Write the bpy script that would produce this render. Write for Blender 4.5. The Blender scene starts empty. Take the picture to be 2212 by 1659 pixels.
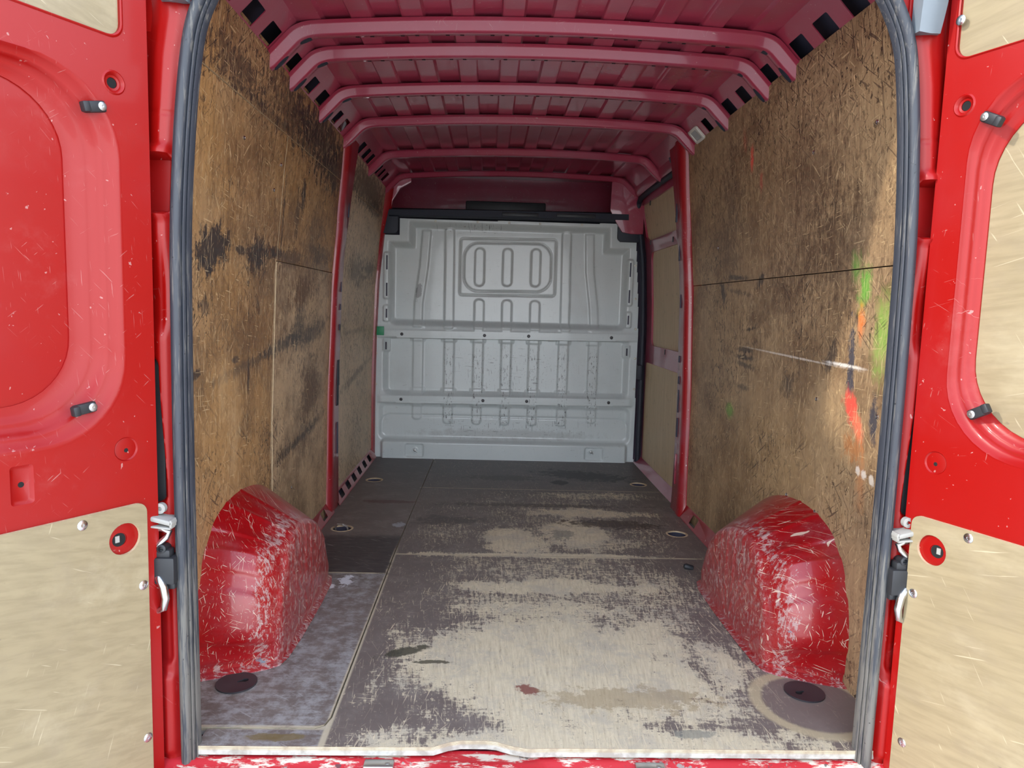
import bpy, bmesh, math
import numpy as np
from mathutils import Matrix, Vector

# ------------------------------------------------------------------ camera, world, sun, exposure
scene = bpy.context.scene
COL = scene.collection
CAM_POS = (-0.1293, -1.5932, 1.0422)
YAW, PITCH, ROLL = 0.0351, 0.1068, 0.0292
FOCAL_PX = 1540.0
cy_, sy_, cp_, sp_ = math.cos(YAW), math.sin(YAW), math.cos(PITCH), math.sin(PITCH)
fw = Vector((sy_*cp_, cy_*cp_, -sp_)); r0 = Vector((cy_, -sy_, 0)); u0 = r0.cross(fw)
rr = r0*math.cos(ROLL) + u0*math.sin(ROLL); uu = -r0*math.sin(ROLL) + u0*math.cos(ROLL)
cd = bpy.data.cameras.new('camera'); cam = bpy.data.objects.new('camera', cd); COL.objects.link(cam)
cd.sensor_width = 36.0; cd.lens = FOCAL_PX/2212*36.0; cd.clip_start = 0.02
M = Matrix.Identity(4)
for i in range(3):
    M[i][0] = rr[i]; M[i][1] = uu[i]; M[i][2] = -fw[i]; M[i][3] = CAM_POS[i]
cam.matrix_world = M
scene.camera = cam

world = bpy.data.worlds.new('world'); scene.world = world; world.use_nodes = True
wn = world.node_tree; bg = wn.nodes['Background']
tc = wn.nodes.new('ShaderNodeTexCoord'); sx = wn.nodes.new('ShaderNodeSeparateXYZ'); wr = wn.nodes.new('ShaderNodeValToRGB')
wn.links.new(tc.outputs['Generated'], sx.inputs[0]); wn.links.new(sx.outputs['Z'], wr.inputs[0])
wr.color_ramp.elements[0].position = 0.0; wr.color_ramp.elements[0].color = (0.97, 1.0, 1.03, 1)
wr.color_ramp.elements[1].position = 0.6; wr.color_ramp.elements[1].color = (0.33, 0.41, 0.54, 1)
e_ = wr.color_ramp.elements.new(0.28); e_.color = (0.68, 0.76, 0.86, 1)
wn.links.new(wr.outputs[0], bg.inputs[0]); bg.inputs[1].default_value = 3.3

SUN_DIR = Vector((1.0, 0.34, -0.62))
sl = bpy.data.lights.new('sun', 'SUN'); sun = bpy.data.objects.new('sun', sl); COL.objects.link(sun)
sl.energy = 1.7; sl.angle = math.radians(2.5); sl.color = (1.0, 0.93, 0.82)
sun.rotation_euler = SUN_DIR.to_track_quat('-Z', 'Y').to_euler(); sun.location = (-6, -2, 4)

vs = scene.view_settings
vs.view_transform = 'Standard'; vs.look = 'None'; vs.gamma = 1.0; vs.use_curve_mapping = False
vs.exposure = 0.77
scene.cycles.max_bounces = 14; scene.cycles.diffuse_bounces = 8

# ------------------------------------------------------------------ node helper
class G:
    def __init__(s, name):
        s.mat = bpy.data.materials.new(name); s.mat.use_nodes = True
        s.nt = s.mat.node_tree; s.n = s.nt.nodes; s.l = s.nt.links
        s.bsdf = s.n['Principled BSDF']; s.tc = s.n.new('ShaderNodeTexCoord'); s.P = s.tc.outputs['Object']
        s._sep = None
    def put(s, sock, v):
        if v is None: return
        if isinstance(v, bpy.types.NodeSocket): s.l.new(v, sock)
        else:
            if isinstance(v, tuple) and len(v) == 3 and sock.type == 'RGBA': v = v + (1,)
            sock.default_value = v
    def m(s, op, a, b=None, c=None, clamp=False):
        n = s.n.new('ShaderNodeMath'); n.operation = op; n.use_clamp = clamp
        for i, v in enumerate((a, b, c)): s.put(n.inputs[i], v) if v is not None else None
        return n.outputs[0]
    def add(s, *a):
        r = a[0]
        for b in a[1:]: r = s.m('ADD', r, b)
        return r
    def mul(s, *a):
        r = a[0]
        for b in a[1:]: r = s.m('MULTIPLY', r, b)
        return r
    def mx(s, *a):
        r = a[0]
        for b in a[1:]: r = s.m('MAXIMUM', r, b)
        return r
    def step(s, x, a, b):
        n = s.n.new('ShaderNodeMapRange'); n.interpolation_type = 'SMOOTHSTEP'
        if a > b:
            return s.m('SUBTRACT', 1.0, s.step(x, b, a))
        s.put(n.inputs['Value'], x); n.inputs['From Min'].default_value = a; n.inputs['From Max'].default_value = b
        return n.outputs['Result']
    def sep(s, v=None):
        n = s.n.new('ShaderNodeSeparateXYZ'); s.put(n.inputs[0], v or s.P); return n.outputs
    def comb(s, x=0.0, y=0.0, z=0.0):
        n = s.n.new('ShaderNodeCombineXYZ')
        for i, v in enumerate((x, y, z)): s.put(n.inputs[i], v)
        return n.outputs[0]
    def map(s, v, loc=(0,0,0), rot=(0,0,0), scale=(1,1,1), kind='POINT'):
        n = s.n.new('ShaderNodeMapping'); n.vector_type = kind; s.put(n.inputs[0], v)
        n.inputs[1].default_value = loc; n.inputs[2].default_value = rot; n.inputs[3].default_value = scale
        return n.outputs[0]
    def noise(s, v=None, scale=5.0, detail=3.0, rough=0.55, dist=0.0):
        n = s.n.new('ShaderNodeTexNoise'); s.put(n.inputs['Vector'], v or s.P)
        n.inputs['Scale'].default_value = scale; n.inputs['Detail'].default_value = detail
        n.inputs['Roughness'].default_value = rough; n.inputs['Distortion'].default_value = dist
        return n.outputs['Fac']
    def mix(s, f, a, b, mode='MIX'):
        n = s.n.new('ShaderNodeMix'); n.data_type = 'RGBA'; n.blend_type = mode
        s.put(n.inputs[0], f); s.put(n.inputs[6], a); s.put(n.inputs[7], b)
        return n.outputs[2]
    def ell(s, v, c, r, rot=0.0, jit=None, amp=0.5, soft=0.35):
        q = s.map(v, loc=(c[0], c[1], 0), rot=(0, 0, rot), scale=(r[0], r[1], 1), kind='TEXTURE')
        n = s.n.new('ShaderNodeVectorMath'); n.operation = 'LENGTH'; s.put(n.inputs[0], q); d = n.outputs['Value']
        if jit is None: return s.step(d, 1+soft, 1-soft)
        val = s.m('MULTIPLY_ADD', s.m('SUBTRACT', jit, .5), amp, s.m('SUBTRACT', 1.0, d))
        return s.step(val, 0.0, soft)
    def scratch(s, v, rot, sx, sy, lo, hi, detail=1.0):
        return s.step(s.noise(s.map(s.map(v, rot=(0, 0, rot)), scale=(sx, sy, 1)), 1.0, detail, 0.5, 0.35), lo, hi)
    def bump(s, h, strength=0.3, dist=0.002):
        n = s.n.new('ShaderNodeBump'); n.inputs['Strength'].default_value = strength; n.inputs['Distance'].default_value = dist
        s.put(n.inputs['Height'], h); s.l.new(n.outputs[0], s.bsdf.inputs['Normal'])
    def out(s, col, rough=0.5, metal=0.0, coat=0.0, spec=0.5):
        s.put(s.bsdf.inputs['Base Color'], col); s.put(s.bsdf.inputs['Roughness'], rough)
        s.bsdf.inputs['Metallic'].default_value = metal; s.bsdf.inputs['Coat Weight'].default_value = coat
        s.bsdf.inputs['Coat Roughness'].default_value = 0.06; s.bsdf.inputs['Specular IOR Level'].default_value = spec
        return s.mat

def lin(r, g, b):
    f = lambda c: (c/255/12.92) if c/255 <= 0.04045 else ((c/255+0.055)/1.055)**2.4
    return (f(r), f(g), f(b))

MAT = {}
def m_red(name, base, dust=0.12, scuff=0.0, rough=0.28, coat=0.5):
    g = G(name); x, y, z = g.sep(); v = g.comb(g.add(g.mul(x, .75), g.mul(y, .8)), g.add(z, g.mul(x, .3)), 0.0)
    n = g.noise(scale=3.0, detail=4); f = g.noise(scale=45, detail=3)
    c = g.mix(g.mul(g.step(n, .45, .75), dust), base, lin(150, 100, 116))
    ch = g.step(g.noise(scale=70, detail=2, dist=.5), .72, .745)
    sc = g.mx(g.scratch(v, .7, 16, 330, .70, .73, 2), g.scratch(g.map(v, loc=(5, 3, 0)), 1.5, 20, 360, .70, .73, 2), g.scratch(g.map(v, loc=(1, 8, 0)), 2.4, 18, 340, .71, .74, 2))
    zone = g.step(g.noise(scale=2.3, detail=3), .48, .68)
    w = g.m('MAXIMUM', g.mul(ch, .8), g.mul(sc, zone, .8)); w = g.mul(w, .45+scuff)
    haze = g.mul(g.step(g.noise(scale=5.5, detail=6, rough=.7), .52, .72), zone)
    c = g.mix(g.mul(haze, .16), c, lin(190, 140, 135))
    c = g.mix(w, c, lin(205, 180, 172))
    g.bump(f, .05, .001)
    return g.out(c, g.m('MULTIPLY_ADD', n, .25, rough-.1), coat=coat, spec=.35)
MAT['red'] = m_red('red_paint', lin(148, 8, 5), dust=.04, rough=.36, coat=.1)
MAT['red_in'] = m_red('red_paint_inner', lin(154, 52, 74), dust=.4, rough=.30, coat=.6)
MAT['red_post'] = m_red('red_paint_worn', lin(148, 20, 28), dust=.3, scuff=.5, rough=.35)

def m_arch():
    g = G('scuffed_red_paint'); x, y, z = g.sep()
    ax = g.m('ABSOLUTE', x)
    n = g.noise(scale=6, detail=5, rough=.65); fn = g.noise(scale=60, detail=6, rough=.75)
    base = g.mix(g.step(n, .4, .7), lin(160, 12, 17), lin(148, 26, 33))
    edge = g.mul(g.step(ax, .80, .745), g.step(ax, .715, .735))    # the shoulder rubbed by loads
    inn = g.step(ax, .735, .71)
    foot = g.step(z, .05, .0)
    drag = g.noise(g.map(g.P, scale=(26, 120, 14)), 1.0, 6, .78)
    pat = g.add(g.mul(fn, .5), g.mul(drag, .5), g.mul(g.mx(edge, g.mul(inn, .62), g.mul(foot, .8)), .105), g.mul(g.step(n, .5, .7), .03))
    w1 = g.step(pat, .60, .64)
    c = g.mix(g.mul(g.mx(g.mul(inn, .5), g.mul(edge, .25), g.mul(g.step(n, .5, .8), .35)), g.step(fn, .3, .7)), base, lin(166, 112, 112))
    c = g.mix(g.mul(w1, .6), c, lin(188, 172, 166))
    c = g.mix(g.mul(g.step(g.noise(scale=26, detail=5, rough=.7), .66, .69), edge), c, lin(120, 130, 142))
    s = None
    v = g.comb(g.add(x, g.mul(y, .8)), z, 0.0)
    for rot, sxx, lo in ((.35, 15, .675), (.9, 18, .675), (1.4, 14, .68), (2.0, 16, .675), (2.6, 15, .68), (1.7, 26, .67)):
        t = g.scratch(g.map(v, loc=(rot*4, rot, 0)), rot, sxx, 230, lo, lo+.03, 3); s = t if s is None else g.mx(s, t)
    chip = g.step(g.noise(scale=85, detail=4, rough=.7), .665, .70)
    s = g.mx(s, g.mul(chip, .9))
    c = g.mix(g.mul(s, .8), c, lin(220, 198, 176))
    g.bump(g.add(fn, g.mul(s, -.6)), .22, .002)
    return g.out(c, g.m('MULTIPLY_ADD', g.mx(w1, s), .3, .30), coat=.35)
MAT['arch'] = m_arch()

def ply_base(g, v, a, b, grain=(3, 60)):
    n = g.noise(v, 2.2, 5, .6); gr = g.noise(g.map(v, scale=(grain[0], grain[1], 1)), 1.0, 4, .6, .3)
    c = g.mix(n, a, b)
    c = g.mix(g.mul(g.step(gr, .35, .7), .35), c, tuple(k*.62 for k in b))
    return c, n, gr

def m_wall(name, marks, scr=.5, tone=1.0, ca=(206, 162, 106), cb=(172, 128, 80), grey=False):
    g = G(name); x, y, z = g.sep(); v = g.comb(y, z, 0.0)
    c, n, gr = ply_base(g, v, tuple(k*tone for k in lin(*ca)), tuple(k*tone for k in lin(*cb)), grain=(42, 3.0))
    c = g.mix(g.mul(g.step(g.noise(g.map(v, loc=(9, 1, 0)), 1.6, 4, .6), .4, .7), .45), c, lin(168, 142, 112))
    if grey:
        c = g.mix(g.mul(g.mx(g.step(y, 1.95, 1.96), g.mul(g.step(y, .984, .986), g.step(z, 1.183, 1.181), .5)), .85), c, lin(214, 192, 160))
    j = g.add(g.mul(g.noise(v, 24, 8, .78), .62), g.mul(g.noise(g.map(v, scale=(60, 12, 1)), 1.0, 5, .7), .38)); j2 = g.noise(v, 5, 5, .65)
    grime = g.step(g.add(g.mul(j2, .6), g.mul(g.noise(g.map(v, loc=(3, 5, 0)), 1.3, 3), .45), g.mul(j, .25)), .58, .80)
    c = g.mix(g.mul(grime, g.m('MULTIPLY_ADD', g.step(y, 1.95, 1.97), -.45, .72)), c, lin(88, 62, 42))
    sm = g.step(g.noise(g.map(g.map(v, rot=(0, 0, .5)), scale=(7, 16, 1)), 1.0, 7, .75), .54, .72)
    c = g.mix(g.mul(sm, .45), c, lin(92, 70, 52))
    lz = g.step(g.noise(g.map(v, loc=(2, 7, 0)), 2.1, 4, .6), .38, .66)
    fine = g.step(g.noise(g.map(v, scale=(1.0, .45, 1)), 46, 6, .75), .55, .60)
    c = g.mix(g.mul(fine, g.m('MULTIPLY_ADD', lz, .6, .16)), c, lin(70, 54, 42))
    fleck = g.step(g.noise(g.map(v, loc=(4, 4, 0), scale=(1.0, .7, 1)), 58, 4, .65), .59, .62)
    c = g.mix(g.mul(fleck, g.m('MULTIPLY_ADD', lz, .8, .15)), c, lin(48, 40, 36))
    pale = g.step(g.noise(g.map(v, loc=(8, 3, 0), scale=(1.0, .32, 1)), 70, 4, .65), .635, .67)
    c = g.mix(g.mul(pale, .55), c, lin(226, 192, 140))
    for (cy, cz, ry, rz, rot, col, st, amp, soft) in marks:
        k = g.ell(v, (cy, cz), (ry*1.25, rz*1.25), rot, j, amp*1.9+.8, soft*1.3)
        c = g.mix(g.mul(k, st), c, col)
    s = None
    for rot, lo in ((.1, .685), (.9, .69), (2.4, .69), (1.5, .665), (1.35, .67)):
        t = g.scratch(g.map(v, loc=(rot*5, rot*2, 0)), rot, 12, 170, lo-.02, lo+.02, 2); s = t if s is None else g.mx(s, t)
    c = g.mix(g.mul(s, scr), c, lin(226, 198, 150))
    sd = g.mx(g.scratch(g.map(v, loc=(7, 2, 0)), 1.7, 9, 110, .61, .65, 3), g.scratch(g.map(v, loc=(1, 9, 0)), .6, 10, 120, .63, .66, 3), g.scratch(g.map(v, loc=(2, 4, 0)), 2.5, 10, 120, .63, .66, 3))
    c = g.mix(g.mul(sd, g.m('MULTIPLY_ADD', lz, .6, .2)), c, lin(66, 52, 46))
    g.bump(g.add(gr, g.mul(j, .5)), .12, .001)
    return g.out(c, g.m('MULTIPLY_ADD', n, .2, .38), spec=.4)
BK, BR, DK = lin(52, 46, 46), lin(112, 78, 50), lin(70, 58, 50)
GREEN, RED = lin(104, 182, 66), lin(226, 84, 70)
TAN = lin(216, 178, 118)
marks_l = [ # y, z, ry, rz, rot, colour, strength, jitter, softness
 (1.1, 1.63, 1.2, .02, .0, DK, .6, 1.8, .6), (1.45, 1.70, .34, .11, .0, BK, .85, 3.4, .3), (1.05, 1.70, .35, .08, 0, BK, .6, 3.8, .3),
 (1.75, 1.63, .25, .09, .1, BK, .8, 3.2, .3), (.45, 1.68, .2, .05, 0, BK, .6, 3.4, .3), (2.6, 1.69, .6, .10, 0, BK, .75, 3.2, .3), (2.9, 1.62, .3, .06, 0, BK, .6, 2.0, .5),
 (.40, 1.18, .12, .055, .2, BK, .95, 2.2, .3), (.36, 1.13, .035, .02, -.3, BK, .9, 1.4, .3), (.62, 1.19, .05, .012, 0, BK, .85, 2.0, .3), (.78, 1.19, .10, .06, .1, BK, .98, 2.0, .3), (.92, 1.205, .14, .022, .05, BK, .95, 1.6, .3), (1.02, 1.30, .012, .16, .02, BK, .85, 1.6, .4), (.72, .80, .010, .05, 0, BK, .9, 1.4, .3), (.30, .84, .035, .012, .2, BK, .8, 1.4, .3), (.60, .86, .03, .010, 0, BK, .8, 1.4, .3), (.80, 1.02, .012, .03, .4, BK, .8, 1.6, .3), (1.15, 1.20, .22, .04, .0, BK, .8, 2.2, .5), (1.6, 1.19, .25, .03, 0, lin(150,130,105), .6, 2.0, .5),
 (1.26, 1.45, .035, .06, 0, BK, .9, 1.8, .4), (1.20, 1.36, .03, .10, 0, BK, .7, 2.0, .4), (.95, 1.30, .45, .10, 0, BR, .55, 2.4, .7), (1.3, 1.15, .5, .10, 0, BR, .6, 2.0, .7),
 (.55, 1.45, .3, .12, .1, BR, .35, 2.0, .8), (1.62, 1.24, .2, .05, 0, BK, .55, 2.4, .5), (1.35, 1.08, .16, .07, .2, lin(90,56,30), .8, 1.6, .5),
 (.85, .95, .35, .20, 0, lin(120,84,52), .6, 2.2, .8), (1.1, .88, .25, .03, .1, BK, .75, 2.2, .5), (1.5, .91, .3, .05, .12, BK, .75, 2.2, .5), (1.3, .94, .12, .06, .5, BK, .7, 2.4, .5),
 (.75, .84, .4, .02, .1, DK, .5, 2.0, .6), (1.52, .66, .16, .14, 0, lin(92,62,36), .85, 1.5, .5), (1.3, .47, .4, .02, .1, DK, .85, 1.6, .6), (1.6, .50, .2, .03, .15, DK, .7, 2.0, .6), (.35, 1.02, .05, .02, 0, BK, .6, 2.0, .4),
 (2.5, 1.22, .28, .09, 0, BK, .6, 2.4, .5), (2.9, 1.25, .25, .06, 0, BK, .7, 2.2, .5), (2.6, .62, .5, .03, .12, DK, .6, 2.0, .6), (2.55, .88, .5, .02, 0, DK, .35, 2.0, .6),
 (.50, .80, .05, .12, 0, lin(226,190,140), .25, 2.4, .8), (.60, .62, .06, .18, 0, lin(226,190,140), .3, 3.0, .8)]
marks_r = [(1.0, 1.35, .8, .40, 0, lin(110, 82, 60), .45, 1.6, .8), (1.35, 1.5, .16, .30, .1, lin(84,66,54), .5, 2.0, .8), (.65, 1.45, .25, .2, -.4, lin(84,66,54), .45, 2.0, .8),
 (.45, 1.25, .25, .2, -.5, lin(70,54,44), .5, 2.2, .7), (.75, 1.2, .35, .15, -.4, lin(88,66,48), .5, 2.2, .8),
 (1.50, 1.13, .03, .055, -.4, BK, .8, 1.6, .5), (1.32, 1.19, .13, .012, .05, BK, .8, 1.6, .5), (1.07, 1.17, .06, .016, -.5, BK, .8, 1.6, .5), (1.30, 1.13, .14, .010, .1, BK, .5, 2.0, .6),
 (1.17, .985, .07, .008, -.1, BK, .85, 1.8, .5), (1.22, .90, .09, .012, 0, BK, .75, 2.2, .5), (1.22, .87, .11, .012, 0, BK, .8, 2.2, .5), (1.21, .84, .12, .012, .05, BK, .7, 2.2, .5), (1.23, .75, .08, .012, 0, BK, .7, 2.2, .5), (.80, .80, .05, .05, .9, BK, .6, 2.6, .5),
 (.50, .92, .03, .05, .5, BK, .7, 2.2, .5), (.38, .90, .02, .12, 0, lin(50,60,78), .8, 2.0, .4), (.25, .77, .022, .07, 0, lin(52, 58, 72), .85, 1.4, .5),
 (.80, .905, .45, .004, .02, lin(225,215,200), .6, .8, .6), (.42, .905, .12, .006, .02, lin(240,235,225), .85, .6, .6),
 (1.38, .635, .05, .035, 0, lin(78, 150, 46), .85, 1.0, .5), (.325, 1.12, .035, .075, .2, GREEN, .72, 1.2, .7), (.225, 1.00, .055, .13, .1, lin(140, 184, 80), .7, .8, .7), (.37, 1.18, .03, .05, 0, GREEN, .5, 1.0, .7),
 (1.12, 1.62, .018, .05, .2, RED, .85, 1.0, .6), (1.04, 1.53, .015, .05, .2, lin(190,70,60), .5, 1.2, .6), (1.18, 1.70, .02, .05, 0, lin(190,70,60), .3, 1.2, .6),
 (.37, .79, .035, .05, -.5, RED, .95, 1.0, .4), (.33, .74, .03, .05, -.4, lin(240,120,90), .8, 1.2, .6), (.35, .68, .05, .04, -.2, lin(165, 96, 44), .6, 2.4, .5), (.335, 1.03, .022, .06, 0, lin(240,130,60), .7, 1.0, .7), (.30, .60, .03, .10, 0, lin(200,130,80), .4, 1.4, .7),
 (.315, .62, .012, .014, 0, lin(225,220,210), .7, 1.6, .4), (.285, .615, .014, .014, 0, lin(225,220,210), .7, 1.6, .4), (.245, .61, .012, .014, 0, lin(225,220,210), .6, 1.6, .4),
 (.9, .5, .6, .3, 0, lin(170, 138, 92), .45, 1.2, .9), (1.45, .45, .35, .3, 0, lin(150, 118, 80), .4, 1.6, .9)]
MAT['wall_l'] = m_wall('stained_plywood_left', marks_l, .5, .86, grey=True)
MAT['wall_r'] = m_wall('stained_plywood_right', marks_r, .4, .84, (198, 168, 126), (166, 134, 98))

def m_plydoor():
    g = G('pale_door_plywood'); x, y, z = g.sep()
    v = g.comb(g.add(g.mul(x, .6), g.mul(y, .8)), z, 0.0)
    v2 = g.map(v, rot=(0, 0, .22))
    c, n, gr = ply_base(g, v2, lin(162, 148, 118), lin(142, 126, 96), grain=(14, 70))
    c = g.mix(g.mul(g.step(g.noise(v, 9, 8, .75), .48, .66), .35), c, lin(140, 126, 104))
    c = g.mix(g.mul(g.step(g.noise(g.map(v, loc=(4, 1, 0)), 4, 6, .7), .5, .7), .35), c, lin(184, 171, 142))
    c = g.mix(g.mul(g.step(g.noise(g.map(v2, scale=(5, 13, 1)), 1, 7, .75), .5, .75), .3), c, lin(134, 120, 98))
    c = g.mix(g.mul(g.step(g.noise(v, 46, 2, .6), .74, .78), .6), c, lin(120, 104, 88))
    s = g.mx(g.scratch(v, .5, 8, 190, .71, .74, 2), g.scratch(v, 1.9, 8, 190, .71, .74, 2))
    c = g.mix(g.mul(s, .45), c, lin(206, 192, 162))
    g.bump(gr, .1, .001)
    return g.out(c, .42, spec=.35)
MAT['plydoor'] = m_plydoor()
def m_plyfar():
    g = G('greyed_plywood'); x, y, z = g.sep(); v = g.comb(y, z, 0.0)
    c, n, gr = ply_base(g, v, lin(216, 194, 158), lin(192, 168, 132), grain=(60, 2.5))
    c = g.mix(g.mul(g.step(g.noise(v, 16, 5, .7), .56, .75), .4), c, lin(96, 80, 64))
    g.bump(gr, .1, .001); return g.out(c, .5, spec=.3)
MAT['plyfar'] = m_plyfar()

def m_floor():
    g = G('worn_phenolic_plywood_floor'); x, y, z = g.sep(); v = g.comb(x, y, 0.0)
    big = g.noise(v, 2.0, 4, .6); j = g.noise(v, 9, 5, .7); fine = g.noise(v, 75, 4, .75); jf = g.noise(v, 22, 8, .75)
    lng = g.noise(g.map(v, scale=(95, 14, 1)), 1.0, 4, .7)
    crs = g.noise(g.map(v, rot=(0, 0, -.03), scale=(12, 120, 1)), 1.0, 4, .7)
    film = g.mix(big, lin(130, 118, 110), lin(102, 91, 86))
    film = g.mix(g.mul(g.step(g.noise(v, 7, 7, .75), .45, .7), .45), film, lin(152, 142, 133))
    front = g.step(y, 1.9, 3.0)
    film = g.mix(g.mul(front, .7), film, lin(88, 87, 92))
    # left strip: dusty blue-grey at the rear, oily black further in
    strip = g.step(x, -.497, -.503)
    dusty = g.mul(strip, g.step(y, 1.102, 1.098))
    film = g.mix(g.mul(dusty, g.step(g.add(g.mul(jf, .75), g.mul(crs, .2), g.mul(big, .15)), .48, .66), .8), film, lin(168, 165, 163))
    oily = g.mul(strip, g.step(y, 1.098, 1.102), g.step(g.m('MULTIPLY_ADD', j, .16, y), 1.66, 1.60))
    film = g.mix(g.mul(oily, g.m('MULTIPLY_ADD', g.step(crs, .35, .65), -.35, .92)), film, lin(56, 50, 52))
    # rubbed-through areas
    jw = g.add(g.mul(g.noise(g.map(v, scale=(1, .8, 1)), 4.5, 4, .6), .5), g.mul(j, .3), g.mul(g.noise(g.map(v, scale=(16, 2.5, 1)), 1.0, 4, .6), .2))
    reg = None
    for c_, r_, st in (((.14, .40), (.80, .60), 1.0), ((.14, .02), (.95, .14), .85), ((.12, .99), (.62, .13), .92), ((.02, 1.52), (.26, .34), .88), ((.30, 1.62), (.30, .36), .9), ((.42, 1.50), (.36, .20), .55), ((-.3, 1.62), (.22, .3), .42), ((.62, 1.62), (.2, .5), .4),
                       ((.40, 1.97), (.55, .14), .78), ((.45, 2.31), (.62, .14), .55), ((.15, 1.33), (.9, .05), .85), ((.1, .78), (.62, .16), .72), ((.2, .85), (.9, 1.1), .52), ((.25, 1.9), (.8, .7), .40)):
        q = g.map(v, loc=(c_[0], c_[1], 0), scale=(r_[0], r_[1], 1), kind='TEXTURE'); nn_ = g.n.new('ShaderNodeVectorMath'); nn_.operation = 'LENGTH'; g.put(nn_.inputs[0], q)
        d = g.m('MULTIPLY_ADD', g.m('SUBTRACT', jw, .5), 2.0, nn_.outputs['Value'])
        k = g.mul(g.step(d, 1.0, .25), st); reg = k if reg is None else g.mx(reg, k)
    main = g.step(x, -.505, -.495)
    reg = g.mul(reg, main)
    fan = g.noise(g.map(g.comb(g.m('DIVIDE', x, g.add(y, 2.2)), y, 0.0), scale=(330, 9, 1)), 1.0, 5, .75)
    tex = g.add(g.mul(fine, .26), g.mul(fan, .34), g.mul(crs, .18), g.mul(g.noise(v, 26, 7, .75), .22))
    worn = g.step(g.add(g.mul(tex, 1.25), g.mul(reg, .30)), .735, .835)
    wood = g.mix(g.step(fan, .3, .7), lin(234, 220, 188), lin(206, 191, 160))
    wood = g.mix(g.mul(g.step(g.noise(v, 6, 7, .75), .44, .62), .6), wood, lin(188, 180, 164))
    wood = g.mix(g.mul(g.step(g.add(g.mul(fan, .6), g.mul(fine, .4)), .56, .64), .45), wood, lin(142, 128, 112))
    c = g.mix(g.mul(worn, .93), film, wood)
    s = None
    for rot, sxx, lo in ((1.45, 7, .66), (1.75, 8, .67), (.15, 10, .685), (1.1, 9, .69), (2.2, 9, .69), (1.57, 16, .66)):
        t = g.scratch(g.map(v, loc=(rot*3, rot, 0)), rot, sxx, 210, lo, lo+.03, 3); s = t if s is None else g.mx(s, t)
    chips = g.step(g.noise(g.map(v, scale=(1, .6, 1)), 52, 4, .65), .625, .655)
    s = g.mul(g.mx(s, g.mul(chips, .9)), g.m('MULTIPLY_ADD', g.step(reg, .03, .35), .75, .25), main)
    c = g.mix(g.mul(s, .8), c, lin(226, 210, 178))
    cs = g.mul(g.scratch(v, .6, 10, 170, .66, .7, 3), g.step(x, -.495, -.505))
    c = g.mix(g.mul(cs, .45), c, lin(190, 188, 184))
    # stains
    for c_, r_, rot, col, st, amp in (((-.36, .47), (.075, .022), .5, lin(72, 70, 58), .9, 1.2), ((-.27, .408), (.055, .010), 0, lin(76, 72, 58), .85, 1.4), ((.0, .26), (.03, .022), -.6, lin(128, 62, 56), .85, 1.2),
          ((-.645, 1.015), (.022, .05), 0, lin(225, 224, 226), .9, 1.6), ((-.69, .965), (.018, .02), 0, lin(230, 228, 226), .9, 1.4), ((.50, 2.80), (.26, .11), -.3, lin(40, 38, 42), .75, 1.6), ((.325, 2.61), (.05, .05), 0, lin(42, 40, 42), .85, 1.0), ((-.02, 2.7), (.2, .06), 0, lin(60, 54, 54), .5, 1.8),
          ((-.64, 2.12), (.14, .03), 0, lin(96, 52, 50), .7, 1.0), ((.50, 1.79), (.22, .06), -.1, lin(70, 54, 48), .8, 1.6), ((-.3, 1.8), (.14, .07), 0, lin(66, 58, 56), .5, 1.6), ((.24, 1.62), (.05, .06), 0, lin(120, 118, 112), .6, 1.6), ((.15, 2.1), (.45, .03), 0, lin(74, 60, 54), .6, 1.8),
          ((-.61, .036), (.07, .014), 0, lin(118, 100, 60), .8, 1.2), ((-.53, 1.72), (.03, .03), 0, lin(180, 184, 190), .7, 1.8), ((.28, .22), (.2, .05), 0, lin(150, 128, 92), .5, 1.8), ((.40, .06), (.05, .016), 0, lin(120, 124, 118), .6, 1.6)):
        c = g.mix(g.mul(g.ell(v, c_, (r_[0]*1.25, r_[1]*1.25), rot, jf, amp*2.2, .35), st), c, col)
    # rubbed ring round the rear right cap
    q = g.map(v, loc=(.775, .205, 0), scale=(.165, .165, 1), kind='TEXTURE'); n = g.n.new('ShaderNodeVectorMath'); n.operation = 'LENGTH'; g.put(n.inputs[0], q); d = g.m('MULTIPLY_ADD', j, .10, n.outputs['Value'])
    ring = g.mul(g.step(d, .82, .92), g.step(d, 1.12, 1.02))
    c = g.mix(g.mul(ring, .75), c, lin(204, 186, 150)); c = g.mix(g.mul(g.step(d, .9, .8), .6), c, lin(134, 118, 110))
    # pale dust along sheet joints
    def line(sock, at, w, st, lo=None): return g.mul(g.step(g.m('ABSOLUTE', g.m('SUBTRACT', sock, at)), w, w*.4), g.step(j, .30, .5), st)
    jl = g.mx(g.mul(line(x, -.5, .011, .8), g.step(y, 1.5, 1.2)), g.mul(line(y, 1.32, .010, .8), main), g.mul(line(y, 2.43, .007, .5), main), g.mul(line(y, 1.10, .009, .7), strip), g.mul(line(y, .075, .012, .7), strip))
    c = g.mix(jl, c, lin(206, 192, 164))
    g.bump(g.add(g.mul(fine, .5), g.mul(worn, -.5), g.mul(s, -.4)), .25, .002)
    return g.out(c, g.m('MULTIPLY_ADD', worn, .15, .5), spec=.3)
MAT['floor'] = m_floor()
def m_edge():
    g = G('plywood_edge_layers'); x, y, z = g.sep()
    w = g.step(g.m('SINE', g.mul(z, 2100)), -.3, .4); n = g.noise(scale=30, detail=4)
    c = g.mix(w, lin(160, 144, 116), lin(226, 212, 182)); c = g.mix(g.step(z, -.007, -.013), c, lin(190, 188, 180)); c = g.mix(g.mul(g.step(n, .4, .65), .55), c, lin(122, 112, 98)); return g.out(c, .7)
MAT['edge'] = m_edge()
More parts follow.
